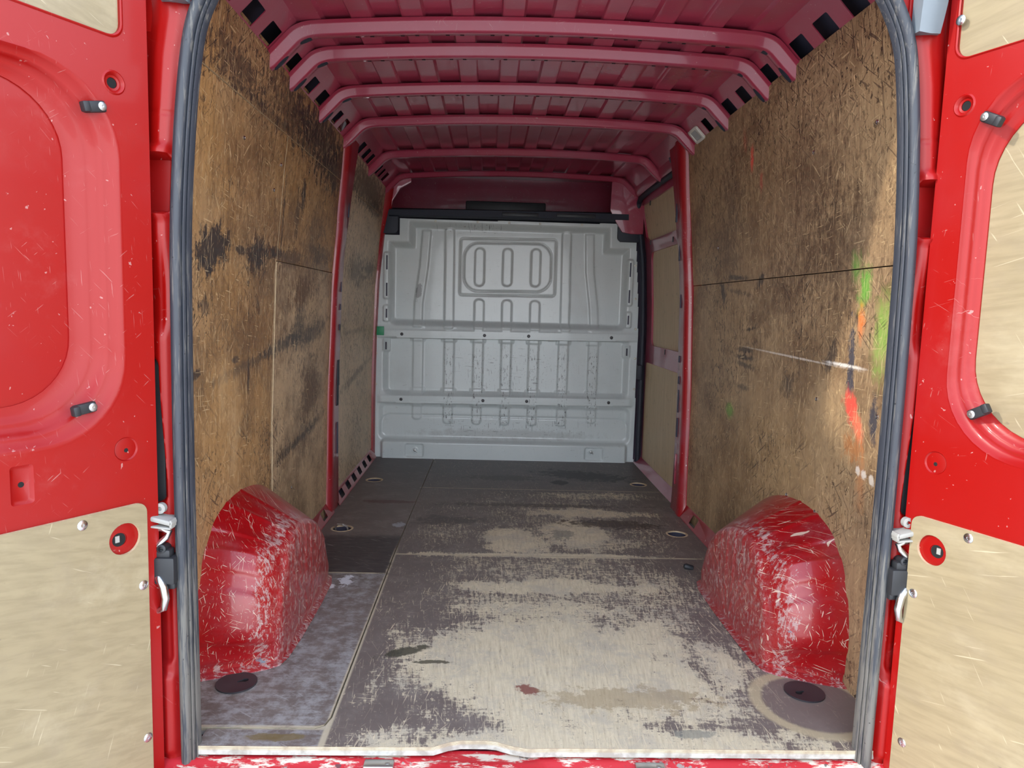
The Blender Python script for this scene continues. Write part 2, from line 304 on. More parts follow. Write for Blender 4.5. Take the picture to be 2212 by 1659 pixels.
def m_rim():
    g = G('raw_cut_plywood_rim'); c = g.mix(g.noise(scale=60), lin(226, 204, 168), lin(170, 145, 112)); return g.out(c, .7)
MAT['rim'] = m_rim()
def m_bulk():
    g = G('light_grey_painted_steel'); x, y, z = g.sep(); v = g.comb(x, z, 0.0)
    n = g.noise(v, 3, 4, .6); c = g.mix(n, lin(206, 213, 212), lin(192, 201, 202))
    rubx = g.noise(v, 22, 5, .75)
    ch = g.step(g.noise(g.map(v, scale=(1.6, 1.0, 1)), 60, 4, .7), .625, .66)
    ribz = None
    for cx in (-.394, -.197, -.005, .182, .386, .593):
        k = g.step(g.m('ABSOLUTE', g.m('SUBTRACT', x, cx)), .038, .030); ribz = k if ribz is None else g.mx(ribz, k)
    ribz = g.mul(ribz, g.step(z, .82, .7), g.step(z, .22, .26))
    zone = g.mx(g.ell(v, (.05, .62), (.6, .22), 0, n, 1.0, .6), g.ell(v, (.05, .22), (.7, .12), 0, n, 1.0, .6), g.ell(v, (-.3, 1.56), (.35, .05), 0, n, 1, .6), .08)
    c = g.mix(g.mul(ch, g.mx(g.mul(zone, .8), g.mul(ribz, .9))), c, lin(52, 50, 50))
    c = g.mix(g.mul(g.step(g.noise(g.map(v, scale=(90, 22, 1)), 1, 5, .75), .56, .62), ribz, .9), c, lin(58, 56, 56))
    c = g.mix(g.mul(g.step(g.noise(g.map(v, scale=(18, 40, 1)), 1, 6, .75), .62, .66), g.mx(zone, .25), .8), c, lin(70, 68, 68))
    c = g.mix(g.mul(g.step(z, .95, 1.35), .22), c, lin(176, 170, 152))  # upper part warmer and darker: reflected light painted into the grey
    hs = g.mx(g.scratch(v, .05, 9, 170, .68, .71, 2), g.scratch(v, 1.5, 11, 150, .67, .70, 2))
    c = g.mix(g.mul(hs, zone, .9), c, lin(56, 54, 54))
    c = g.mix(g.mul(g.ell(v, (0, .17), (.75, .045), 0, rubx, 1.6, .6), .4), c, lin(140, 140, 138))
    c = g.mix(g.mul(g.ell(v, (-.607, 1.13), (.022, .06), -.15, rubx, 2.4, .3), .7), c, lin(110, 108, 108))
    c = g.mix(g.mul(g.step(n, .5, .8), .2, g.step(z, .2, .6)), c, lin(160, 158, 148))
    g.bump(rubx, .04, .001); return g.out(c, .30, coat=.3)
MAT['bulk'] = m_bulk()
def simple(name, col, rough=.5, metal=0.0, var=.25, coat=0.0):
    g = G(name); n = g.noise(scale=22, detail=4)
    c = g.mix(g.mul(n, var*2), col, tuple(min(1, k*1.5+.01) for k in col)); g.bump(g.noise(scale=160), .04, .001)
    return g.out(c, rough, metal, coat)
MAT['black'] = simple('black_plastic', lin(34, 35, 38), .5)
MAT['navy'] = simple('dark_blue_grey_rubber', lin(30, 34, 46), .6)
MAT['dark'] = simple('dark_cavity_shade', lin(56, 54, 70), .7)  # dark colour stands in for the shade inside holes, wells and gaps
MAT['void'] = simple('unlit_black', lin(12, 11, 11), .9)
MAT['chrome'] = simple('bright_zinc_plate', lin(200, 202, 206), .22, 1.0, .1)
MAT['steel'] = simple('dull_steel', lin(176, 176, 174), .38, .9, .15)
MAT['greypl'] = simple('grey_plastic', lin(150, 148, 142), .5)
MAT['hinge'] = simple('weathered_grey_hinge_cover', lin(104, 112, 118), .45)
MAT['cap'] = simple('charcoal_plastic_cap', lin(46, 44, 48), .4)
MAT['lampw'] = simple('off_white_plastic', lin(196, 192, 180), .4, 0, .1)
MAT['lens'] = simple('frosted_lamp_lens', lin(150, 150, 146), .25, 0, .1)
MAT['green'] = simple('green_tape', lin(26, 128, 84), .45)
MAT['ground'] = simple('concrete_paving', lin(206, 200, 190), .85)
def m_seal():
    g = G('dusty_grey_rubber'); x, y, z = g.sep()
    n = g.noise(g.map(g.P, scale=(120, 120, 6)), 1, 4, .7); d = g.noise(scale=9, detail=4)
    c = g.mix(d, lin(58, 62, 70), lin(42, 45, 52))
    low = g.step(z, .75, .1)
    c = g.mix(g.mul(g.step(g.add(n, g.mul(low, .18)), .52, .72), .7), c, lin(118, 114, 106))
    c = g.mix(g.mul(g.step(g.noise(scale=130, detail=1), .74, .76), .8), c, lin(24, 24, 28))
    g.bump(n, .2, .001); return g.out(c, .45)
MAT['seal'] = m_seal()
def m_sill():
    g = G('chipped_red_sill'); n = g.noise(scale=16, detail=6, rough=.75); f = g.noise(g.map(g.P, scale=(8, 30, 30)), 1, 5, .75)
    c = g.mix(g.step(f, .5, .58), lin(186, 34, 44), lin(214, 202, 186)); c = g.mix(g.step(n, .62, .66), c, lin(150, 142, 136)); c = g.mix(g.mul(g.step(g.noise(scale=40, detail=3), .66, .7), .8), c, lin(70, 66, 68))
    g.bump(n, .3, .003); return g.out(c, .5)
MAT['sill'] = m_sill()

# ------------------------------------------------------------------ mesh helpers
def finish(me, smooth=40):
    bm = bmesh.new(); bm.from_mesh(me); bmesh.ops.remove_doubles(bm, verts=bm.verts, dist=1e-6)
    bmesh.ops.recalc_face_normals(bm, faces=bm.faces); bm.to_mesh(me); bm.free()
    if smooth:
        me.polygons.foreach_set('use_smooth', [True]*len(me.polygons)); me.set_sharp_from_angle(angle=math.radians(smooth))
    me.update()
class MB:
    def __init__(s): s.v = []; s.f = []
    def add(s, vs_, fs):
        o = len(s.v); s.v += [tuple(map(float, p)) for p in vs_]; s.f += [tuple(i+o for i in f) for f in fs]; return s
    def box(s, c, d, ax=None, bev=0.0):
        ax = ax or ((1,0,0),(0,1,0),(0,0,1)); ax = [Vector(a).normalized() for a in ax]; c = Vector(c)
        h = [k/2 for k in d]
        if not bev:
            vs_ = [c+ax[0]*h[0]*i+ax[1]*h[1]*j+ax[2]*h[2]*k for k in (-1,1) for j in (-1,1) for i in (-1,1)]
            return s.add(vs_, [(0,2,3,1),(4,5,7,6),(0,1,5,4),(2,6,7,3),(0,4,6,2),(1,3,7,5)])
        bm = bmesh.new(); bmesh.ops.create_cube(bm, size=1.0)
        for v in bm.verts: v.co = Vector((v.co.x*d[0], v.co.y*d[1], v.co.z*d[2]))
        bmesh.ops.bevel(bm, geom=bm.edges[:], offset=bev, segments=2, profile=.5, affect='EDGES')
        bm.verts.ensure_lookup_table()
        vs_ = [c+ax[0]*v.co.x+ax[1]*v.co.y+ax[2]*v.co.z for v in bm.verts]; fs = [[v.index for v in f.verts] for f in bm.faces]; bm.free()
        return s.add(vs_, fs)
    def lathe(s, c, n, prof, seg=20, ref=None, squash=1.0):
        n = Vector(n).normalized(); a = Vector(ref).normalized() if ref else n.orthogonal().normalized(); b = n.cross(a); c = Vector(c)
        vs_, fs = [], []
        for r, h in prof:
            for k in range(seg):
                t = 2*math.pi*k/seg; vs_.append(c+n*h+a*(r*math.cos(t))+b*(r*math.sin(t)*squash))
        for i in range(len(prof)-1):
            for k in range(seg): fs.append((i*seg+k, i*seg+(k+1) % seg, (i+1)*seg+(k+1) % seg, (i+1)*seg+k))
        if prof[0][0] > 1e-6: fs.append(tuple(range(seg))[::-1]) if len(prof) > 1 and prof[0][1] < prof[-1][1] - 1e-9 and False else None
        if prof[-1][0] > 1e-6: fs.append(tuple((len(prof)-1)*seg+k for k in range(seg)))
        s.f = [f for f in s.f if f]; return s.add(vs_, [f for f in fs if f])
    def tube(s, pts, r, seg=10, closed=False):
        pts = [Vector(p) for p in pts]; n = len(pts); vs_, fs = [], []; up = None
        for i, p in enumerate(pts):
            t = (pts[(i+1) % n]-pts[i-1]) if closed else (pts[min(i+1, n-1)]-pts[max(i-1, 0)]); t.normalize()
            if up is None: up = t.orthogonal().normalized()
            up = (up-t*up.dot(t)).normalized(); b = t.cross(up)
            rad = r[i] if isinstance(r, (list, tuple)) else r
            for k in range(seg): a = 2*math.pi*k/seg; vs_.append(p+up*math.cos(a)*rad+b*math.sin(a)*rad)
        for i in range(n if closed else n-1):
            for k in range(seg): fs.append((i*seg+k, i*seg+(k+1) % seg, ((i+1) % n)*seg+(k+1) % seg, ((i+1) % n)*seg+k))
        if not closed: fs += [tuple(range(seg))[::-1], tuple((n-1)*seg+k for k in range(seg))]
        return s.add(vs_, fs)
    def loft(s, loops, close=True, cap0=False, cap1=False):
        n = len(loops[0]); vs_ = [p for l in loops for p in l]; fs = []
        for i in range(len(loops)-1):
            for k in range(n if close else n-1): fs.append((i*n+k, i*n+(k+1) % n, (i+1)*n+(k+1) % n, (i+1)*n+k))
        if cap0: fs.append(tuple(range(n))[::-1])
        if cap1: fs.append(tuple((len(loops)-1)*n+k for k in range(n)))
        return s.add(vs_, fs)
    def obj(s, name, mat, parent=None, smooth=40):
        me = bpy.data.meshes.new(name); me.from_pydata(s.v, [], s.f); me.materials.append(MAT[mat]); finish(me, smooth)
        return link(name, me, parent)
def link(name, me, parent=None):
    o = bpy.data.objects.new(name, me); COL.objects.link(o)
    if parent is not None: par(o, parent)
    return o
def par(o, p):
    o.parent = p
    root = p; T = Matrix.Identity(4)
    while root is not None:
        if root.type == 'EMPTY': T = Matrix.Translation(root.location)
        root = root.parent
    if p.type == 'EMPTY': o.matrix_parent_inverse = Matrix.Translation(p.location).inverted()
    return o
def tag(o, label=None, cat=None, group=None, kind=None):
    if label: o['label'] = label
    if cat: o['category'] = cat
    if group: o['group'] = group
    if kind: o['kind'] = kind
    return o
def empty(name, loc, label=None, cat=None, group=None, kind=None):
    o = bpy.data.objects.new(name, None); COL.objects.link(o); o.location = loc; o.empty_display_size = .1
    return tag(o, label, cat, group, kind)
def grid(name, U, V, fn, mat, parent=None, smooth=60):
    U = np.asarray(U, float); V = np.asarray(V, float); uu_, vv_ = np.meshgrid(U, V)
    x, y, z = fn(uu_, vv_); co = np.stack([np.broadcast_to(x, uu_.shape), np.broadcast_to(y, uu_.shape), np.broadcast_to(z, uu_.shape)], -1).reshape(-1, 3)
    nu, nv = len(U), len(V); i = np.arange(nu*nv).reshape(nv, nu)
    q = np.stack([i[:-1, :-1], i[:-1, 1:], i[1:, 1:], i[1:, :-1]], -1).reshape(-1, 4)
    me = bpy.data.meshes.new(name); me.vertices.add(len(co)); me.vertices.foreach_set('co', co.ravel().astype(np.float32))
    me.loops.add(q.size); me.loops.foreach_set('vertex_index', q.ravel().astype(np.int32)); me.polygons.add(len(q)); me.polygons.foreach_set('loop_start', np.arange(0, q.size, 4, dtype=np.int32))
    me.update(calc_edges=True); me.materials.append(MAT[mat])
    me.polygons.foreach_set('use_smooth', [True]*len(q)); me.set_sharp_from_angle(angle=math.radians(smooth)); me.update()
    return link(name, me, parent)
def rrect(x0, x1, y0, y1, r, seg=6):
    if not isinstance(r, (tuple, list)): r = (r,)*4
    out = []
    for (cx, cy, a0, rad) in ((x1-r[0], y0+r[0], -90, r[0]), (x1-r[1], y1-r[1], 0, r[1]), (x0+r[2], y1-r[2], 90, r[2]), (x0+r[3], y0+r[3], 180, r[3])):
        for k in range(seg+1):
            t = math.radians(a0+90*k/seg); out.append((cx+rad*math.cos(t), cy+rad*math.sin(t)))
    return out
def circ(cx, cy, r, n=20, sq=1.0): return [(cx+r*math.cos(2*math.pi*k/n), cy+r*sq*math.sin(2*math.pi*k/n)) for k in range(n)]
def plate(name, loops, thick, fn, mat, parent=None, edge=None, cuts=(), xcuts=(), smooth=35, bevel=0.0):
    """flat sheet with holes: loops[0] is the outline; local (u, v, w) with w from 0 (front) to -thick, mapped by fn"""
    cu = bpy.data.curves.new(name, 'CURVE'); cu.dimensions = '2D'; cu.fill_mode = 'BOTH'; cu.extrude = thick/2-bevel; cu.bevel_depth = bevel; cu.bevel_resolution = 1
    for lp in loops:
        sp = cu.splines.new('POLY'); sp.points.add(len(lp)-1); sp.use_cyclic_u = True
        for p, q in zip(sp.points, lp): p.co = (q[0], q[1], 0, 1)
    if bevel: cu.offset = -bevel
    t = bpy.data.objects.new('tmp', cu); COL.objects.link(t); dg = bpy.context.evaluated_depsgraph_get(); dg.update()
    me = bpy.data.meshes.new_from_object(t.evaluated_get(dg)); bpy.data.objects.remove(t); bpy.data.curves.remove(cu)
    bm = bmesh.new(); bm.from_mesh(me); bmesh.ops.remove_doubles(bm, verts=bm.verts, dist=1e-5)
    for c in cuts: bmesh.ops.bisect_plane(bm, geom=bm.verts[:]+bm.edges[:]+bm.faces[:], plane_co=(0, c, 0), plane_no=(0, 1, 0), dist=1e-6)
    for c in xcuts: bmesh.ops.bisect_plane(bm, geom=bm.verts[:]+bm.edges[:]+bm.faces[:], plane_co=(c, 0, 0), plane_no=(1, 0, 0), dist=1e-6)
    me.materials.clear(); me.materials.append(MAT[mat])
    if edge: me.materials.append(MAT[edge])
    bm.normal_update()
    for f in bm.faces: f.material_index = 1 if (edge and abs(f.normal.z) < .3) else 0
    for v in bm.verts: v.co = Vector(fn(v.co.x, v.co.y, v.co.z-thick/2))
    bmesh.ops.recalc_face_normals(bm, faces=bm.faces); bm.to_mesh(me); bm.free(); me.name = name
    me.polygons.foreach_set('use_smooth', [True]*len(me.polygons)); me.set_sharp_from_angle(angle=math.radians(smooth)); me.update()
    return link(name, me, parent)
def sst(x, a, b):
    t = np.clip((x-a)/(b-a), 0, 1); return t*t*(3-2*t)
def rbox(x, y, cx, cy, hx, hy, r):
    qx = np.abs(x-cx)-hx+r; qy = np.abs(y-cy)-hy+r
    return np.hypot(np.maximum(qx, 0), np.maximum(qy, 0))+np.minimum(np.maximum(qx, qy), 0)-r

TILT = 0.016                                    # the body leans a hair towards its left side
PROF = ([-.2, 0, .6, 1.15, 1.5, 1.8, 1.95], [.905, .905, .905, .887, .855, .82, .795])
def wx(z): return np.interp(z, *PROF)
ZC = [.3, .6, .9, 1.15, 1.32, 1.5, 1.65]

# ------------------------------------------------------------------ ground outside
gm = MB(); gm.box((0, -6, -.72), (60, 60, .1)); tag(gm.obj('ground', 'ground', smooth=0), 'pale concrete paving under the rear of the van', 'ground', kind='structure')

# ------------------------------------------------------------------ floor
floor = empty('floor', (0, 1.6, -.05), 'worn brown plywood sheet floor of the van load bay', 'floor', kind='structure')
fl = lambda x, y, w: (x, y, w)
HR = .044
HOLES = [(-.785, 1.65), (.785, 1.655), (-.785, 2.585), (.80, 2.60)]
edge_pts = [(.86, -.0), (.2, 0), (.05, .0), (-.01, -.003), (-.05, .008), (-.085, .024), (-.11, .028), (-.17, .028), (-.20, .020), (-.235, .002), (-.40, 0), (-.79, 0)]
main_rear = [(.92, 1.3185), (.92, .0)] + edge_pts + [(-.79, .068), (-.53, .070), (-.508, .085), (-.4985, .12), (-.4985, 1.3185)]
plate('plywood_sheet', [main_rear[::-1]], .022, fl, 'floor', floor, 'edge')
plate('plywood_sheet', [[(-.4985, 1.3215), (.92, 1.3215), (.92, 2.4285), (-.488, 2.4285)], circ(*HOLES[1], HR, 24)], .022, fl, 'floor', floor, 'edge')
plate('plywood_sheet', [[(-.487, 2.4315), (.92, 2.4315), (.92, 3.25), (-.475, 3.25)], circ(*HOLES[3], HR, 24)], .022, fl, 'floor', floor, 'edge')
plate('plywood_sheet', [[(-.92, .075), (-.535, .075), (-.512, .09), (-.5035, .12), (-.5035, 1.0985), (-.92, 1.0985)]], .020, fl, 'floor', floor, 'edge')
plate('plywood_sheet', [[(-.92, 1.1015), (-.5035, 1.1015), (-.5035, 1.3215), (-.480, 3.25), (-.92, 3.25)], circ(*HOLES[0], HR, 24), circ(*HOLES[2], HR, 24)], .021, fl, 'floor', floor, 'edge')
for (hx, hy) in HOLES:
    b = MB(); b.lathe((hx, hy, 0), (0, 0, 1), [(HR-.0005, -.005), (HR-.001, .0012), (HR+.004, .0016), (HR+.008, .0004)], 28)
    b.f = [f for f in b.f if len(f) == 4]
    ho = b.obj('hole_rim', 'rim', floor)
    b = MB(); b.lathe((hx, hy, 0), (0, 0, 1), [(HR-.0004, -.005), (HR-.0004, -.036), (.0005, -.036)], 28); b.f = [f for f in b.f if len(f) == 4]; b.obj('well', 'dark', ho)
b = MB(); b.box((0, 1.6, -.055), (1.86, 3.3, .03)); b.obj('floor_pan', 'red_in', floor, 0)

# rear sill under the sheet edge
def sillf(u, v):
    z = -.028-.012*sst(-v, .0, .03)-.05*sst(-v, .045, .13)+.008*sst(np.abs(u+.12), .16, .12)*sst(-v, .005, .02)
    return u, v, z
sill = grid('trim_4', np.linspace(-.87, .87, 180), np.linspace(-.16, .03, 30), sillf, 'sill'); tag(sill, 'chipped red painted rear door sill below the floor edge', 'sill', kind='structure')
for (sx0, sy0) in ((-.36, -.02), (.28, -.025)):
    b = MB(); b.box((sx0, sy0, -.032), (.07, .03, .012), bev=.003); b.lathe((sx0+.02, sy0, -.026), (0, 0, 1), [(.006, -.004), (.006, .001), (.003, .002)], 12); b.obj('striker_plate', 'steel', sill)

# ------------------------------------------------------------------ side walls
wl = empty('wall_left', (-.93, 1.6, 0), 'left side wall lined with oil-stained brown plywood', 'wall', kind='structure')
wr_ = empty('wall_right', (.93, 1.6, 0), 'right side wall lined with scuffed plywood and sprayed paint marks', 'wall', kind='structure')
def wfn(side, off=0.0): return lambda u, v, w: (side*(float(wx(v))-off-w*1.0 if False else float(wx(v))-off-w), u, v)
def panel(side, y0, y1, z0, z1, mat, parent, r=.004, off=0.0, name='plywood_panel', thick=.009):
    return plate(name, [rrect(y0, y1, z0, z1, r, 3)], thick, lambda u, v, w: (side*(float(wx(v))-off-w), u, v), mat, parent, 'rim', cuts=ZC)
g_ = .0018
panel(-1, .03, .985-g_, -.02, 1.612-g_, 'wall_l', wl)
panel(-1, .985+g_, 1.885, -.02, 1.182-g_, 'wall_l', wl, off=.002)
panel(-1, .985+g_, 1.885, 1.182+g_, 1.612-g_, 'wall_l', wl)
panel(-1, .03, 1.90, 1.612+g_, 1.815, 'wall_l', wl, off=.001)
panel(-1, 2.04, 3.215, .062, 1.612-g_, 'wall_l', wl)
panel(-1, 2.04, 3.215, 1.612+g_, 1.80, 'wall_l', wl)
panel(1, .03, 1.955, -.02, 1.175-g_, 'wall_r', wr_)
panel(1, .03, 1.955, 1.175+g_, 1.83, 'wall_r', wr_, off=.001)
# pale scored line beside the left joint
b = MB(); 
for k in range(12):
    z0, z1 = .36+k*.069, .36+(k+1)*.069
    y0 = .972+.004*math.sin(k*2.1); b.add([(-float(wx(z0))+.0006, y0-.003, z0), (-float(wx(z0))+.0006, y0+.004, z0), (-float(wx(z1))+.0006, .972+.004*math.sin((k+1)*2.1)+.004, z1), (-float(wx(z1))+.0006, .972+.004*math.sin((k+1)*2.1)-.003, z1), (-float(wx(z0))-.002, y0, z0), (-float(wx(z1))-.002, y0, z1)], [(0, 1, 2, 3), (0, 4, 1), (3, 2, 5)])
b.obj('joint_sliver', 'rim', wl, 0)
def screw(c, n, parent, r=.0065, mat='chrome', name='screw'):
    b = MB(); b.lathe(c, n, [(r, -.002), (r, .0012), (r*.75, .0026), (r*.3, .0028), (r*.25, .0016), (.0003, .0014)], 14); return b.obj(name, mat, parent)
for (y, z) in ((.568, 1.51), (.885, 1.412), (.94, 1.505), (1.23, .30), (.30, .40)): screw((-float(wx(z))+.0005, y, z), (1, 0, 0), wl)
for (y, z) in ((.581, .786), (.231, .784), (.617, 1.54), (.258, 1.54), (.761, .433), (.549, .435), (1.55, 1.33), (.19, .33), (.2, .06)): screw((float(wx(z))-.0005, y, z), (-1, 0, 0), wr_)
# outer body skins
for side, par_ in ((-1, wl), (1, wr_)):
    zz = np.linspace(-.25, 2.02, 24)
    grid('outer_skin', np.linspace(.03, 3.6, 4), zz, lambda u, v, s=side: (s*(np.interp(v, [-.25, .3, 1.2, 1.7, 2.02], [1.02, 1.04, 1.03, 1.0, .86])), u, v), 'red', par_)
    # inner steel behind the lining
    b = MB(); b.box((side*.985, 1.6, .85), (.008, 3.3, 1.7)); b.obj('inner_skin', 'dark', par_, 0)

# slotted red strip along the foot of the front left panel
def strip_fn(side): return lambda u, v, w: (side*(.872+.036*v/.07+.0), u, .001+v+w*.3)
fl_h = [rrect(2.11+k*.175, 2.11+k*.175+.085, .014, .052, .006, 3) for k in range(6)]
plate('sill_strip', [rrect(2.02, 3.22, 0, .07, .003, 2)]+fl_h, .003, strip_fn(-1), 'red_post', wl)
plate('sill_strip', [rrect(1.45, 1.90, 0, .07, .003, 2), rrect(1.70, 1.78, .014, .052, .006, 3)], .003, strip_fn(-1), 'red_post', wl)
plate('sill_strip', [rrect(1.40, 1.97, 0, .07, .003, 2), rrect(1.70, 1.79, .012, .055, .006, 3)], .003, strip_fn(1), 'red_post', wr_)
for (s_, y0, y1, p_) in ((-1, 2.02, 3.2, wl), (-1, 1.45, 1.88, wl), (1, 1.4, 1.96, wr_)):
    b = MB(); b.box((s_*.915, (y0+y1)/2, .03), (.006, y1-y0, .06)); b.obj('strip_backing', 'dark', p_, 0)

# pillars
def pillar(name, side, y0, y1, parent, slots, proud=.05):
    # inboard face follows the wall, swelling at head and foot
    zs = [0, .03, .08, .16, .3, .5, .7, .9, 1.1, 1.25, 1.36, 1.45, 1.55, 1.65, 1.74, 1.80, 1.84, 1.88]
    wid = np.interp(zs, [0, .1, .35, .8, 1.2, 1.38, 1.44, 1.6, 1.88], [1.12, 1.0, .92, .85, .75, .72, .9, .95, 1.35])
    loops = []
    for z, k in zip(zs, wid):
        x = float(wx(z)); yc = (y0+y1)/2+.02*math.sin((z-.2)*1.6); h = (y1-y0)/2*float(k)
        pr = proud*(.85+.3*float(np.interp(z, [0, .1, 1.3, 1.42, 1.88], [1.0, .7, .2, .7, .9])))
        foot = .0
        prof = [(x+.05, yc-h), (x+.0, yc-h), (x-pr*.75, yc-h*.92), (x-pr, yc-h*.72), (x-pr, yc-h*.25), (x-pr*.88, yc-h*.12), (x-pr*.84, yc+h*.15), (x-pr*.84, yc+h*.85), (x-pr*.5, yc+h), (x+.05, yc+h)]
        loops.append([(side*(a-foot), b_, z) for a, b_ in prof])
    b = MB(); b.loft(loops, close=True, cap0=True, cap1=True); o = b.obj(name, 'red_post', parent, 50)
    for (z, hh, wdt, m_) in slots:
        x = float(wx(z)); yc = (y0+y1)/2+.02*math.sin((z-.2)*1.6); h = (y1-y0)/2*float(np.interp(z, zs, wid)); pr = proud*(.85+.3*float(np.interp(z, [0, .1, 1.3, 1.42, 1.88], [1.0, .7, .2, .7, .9])))
        b = MB(); b.box((side*(x-pr*.84-.001), yc+h*.45, z), (.006, wdt, hh), bev=.002); b.obj('rubber_pad' if m_ == 'navy' else 'slot', m_, o)
    return o
pillar('pillar', -1, 1.85, 2.06, wl, [(.69, .13, .05, 'navy'), (.575, .10, .045, 'navy'), (.36, .16, .018, 'dark'), (1.02, .03, .014, 'dark'), (.92, .03, .014, 'dark'), (1.12, .05, .012, 'dark'), (1.50, .08, .015, 'dark')], proud=.024)
pillar('pillar', 1, 1.94, 2.13, wr_, [(.80, .035, .022, 'dark'), (.69, .04, .022, 'dark'), (.58, .12, .018, 'dark'), (.44, .10, .02, 'dark'), (.22, .16, .02, 'red_in'), (1.56, .12, .02, 'dark'), (1.35, .09, .014, 'dark'), (1.10, .07, .012, 'dark')], proud=.034)
# front end posts beside the bulkhead
for side, par_, m_ in ((-1, wl, 'red_post'),):
    loops = []
    for z in (0, .1, .4, .8, 1.2, 1.5, 1.66, 1.76, 1.84):
        x = float(wx(z)); d = .02+.03*float(sst(np.float64(z), 1.45, 1.7)); loops.append([(side*(x+.03), 3.19, z), (side*(x-d*.6), 3.20, z), (side*(x-d), 3.225, z), (side*(x-d), 3.25, z), (side*(x+.03), 3.26, z)])
    b = MB(); b.loft(loops, True, True, True); b.obj('front_post', m_, par_, 50)

# ------------------------------------------------------------------ wheel arches
def arch(side, label):
    wallp = [(.292, 0), (.290, .06), (.291, .12), (.297, .18), (.310, .24), (.332, .295), (.362, .345), (.402, .387), (.45, .417), (.53, .436), (.62, .443), (.71, .438), (.80, .425), (.90, .395), (1.0, .345), (1.10, .27), (1.18, .17), (1.22, .07), (1.225, 0)]
    innp = [(.388, 0), (.384, .04), (.382, .08), (.384, .12), (.392, .16), (.412, .20), (.440, .245), (.470, .29), (.505, .318), (.555, .334), (.61, .340), (.68, .334), (.75, .318), (.82, .292), (.89, .255), (.95, .205), (.995, .14), (1.025, .06), (1.033, 0)]
    n0 = len(wallp); NA = 180; tt = np.linspace(0, n0-1, NA)
    W = np.stack([np.interp(tt, range(n0), [p[i] for p in wallp]) for i in (0, 1)], 1); I = np.stack([np.interp(tt, range(n0), [p[i] for p in innp]) for i in (0, 1)], 1)
    def sm(A):
        B = A.copy()
        for _ in range(18): B[1:-1] = (B[:-2]+2*B[1:-1]+B[2:])/4
        return B
    W, I = sm(W), sm(I); cen = np.array([.70, 0.0]); loops = []
    arcs = tt/(n0-1)
    sig = lambda a: 1/(1+np.exp(-np.clip((arcs-a)/.0022, -60, 60)))
    ridge = .007*sig(.030)+.006*sig(.093)-.007*sig(.236)+.007*sig(.285)-.006*sig(.345)+.006*sig(.40)+.004*np.exp(-((arcs-.50)/.006)**2)+.004*np.exp(-((arcs-.58)/.006)**2)
    stepr = -.010
    for t, e in [(0, 0), (.25, .05), (.45, .11), (.6, .18), (.72, .27), (.81, .39), (.88, .54), (.93, .69), (.97, .85), (1.0, 1.0)]:
        bx_ = (sst(arcs, .04, .14)*sst(arcs, .46, .34))[:, None]; ee = t*(1-bx_)+e*bx_; X = .915-.20*t; P_ = W*(1-ee)+I*ee
        d = P_-cen; d = d/np.linalg.norm(d, axis=1)[:, None]; k = (1-.35*e)
        P_ = P_+d*((ridge+stepr)*k)[:, None]*np.array([1.0, 1.0]); P_[:, 1] = np.maximum(P_[:, 1]-P_[0, 1]*0, 0)
        loops.append([(side*X, p[0], p[1]) for p in P_])
    for sc, dx in ((.985, .004), (.96, .007), (.9, .009), (.82, .010), (.7, .011), (.55, .012), (.4, .012), (.2, .012)):
        P_ = cen+(I-cen)*sc; bead = .0035*np.maximum(0, np.sin(P_[:, 0]*95))**3*sst(P_[:, 1], .0, .06)*(1.0 if sc < .97 else .4)
        loops.append([(side*(.715-dx-bb), p[0], p[1]) for p, bb in zip(P_, bead)])
    b = MB(); b.loft(loops, close=False)
    last = len(b.v)-NA; b.v.append((side*.703, .70, 0)); c = len(b.v)-1
    for k in range(NA-1): b.f.append((last+k, last+k+1, c))
    root = empty('wheel_arch', (side*.81, .75, 0), label, 'wheel arch'); b.obj('arch_shell', 'arch', root, 60)
    # flange turned out on the floor round the foot
    f = MB(); foot = [(side*.915, .275), (side*.80, .318), (side*.735, .350), (side*.703, .376), (side*.692, .42), (side*.686, .55), (side*.685, .8), (side*.690, .98), (side*.705, 1.05), (side*.75, 1.10)]
    inn = [(side*.915, .31), (side*.81, .36), (side*.76, .39), (side*.73, .42), (side*.72, .47), (side*.71, .58), (side*.71, .8), (side*.71, .95), (side*.73, 1.0), (side*.76, 1.05)]
    f.loft([[(p[0], p[1], .0006) for p in foot], [(p[0]*.997, p[1]+.004, .0035) for p in foot], [(p[0], p[1], .012) for p in inn]], close=False); f.obj('flange', 'arch', root)
    return root
arch(-1, 'scratched red wheel arch box against the oil-stained left plywood wall')
arch(1, 'glossy scuffed red wheel arch box beside the wall with green spray marks')

# floor caps
def floor_cap(x, y, rot, label):
    root = empty('floor_cap', (x, y, 0), label, 'cap', 'black caps on the floor')
    loops = [circ(0, 0, .054, 40), [(.02+.012*math.cos(t)*(1.0 if math.cos(t) > 0 else 1.6), (.009 if math.cos(t) > -.2 else .005)*math.sin(t)) for t in [2*math.pi*k/20 for k in range(20)]]]
    c, s = math.cos(rot), math.sin(rot)
    plate('disc', loops, .004, lambda u, v, w: (x+u*c-v*s, y+u*s+v*c, .0045+w), 'cap', root)
    b = MB(); b.box((x+.02*c, y+.02*s, .0008), (.04, .02, .001)); b.obj('keyhole_bottom', 'void', root, 0)
floor_cap(-.792, .277, .5, 'round black plastic floor cap with keyhole slot behind the left wheel arch')
floor_cap(.775, .262, 3.6, 'round black plastic floor cap inside a rubbed ring behind the right wheel arch')
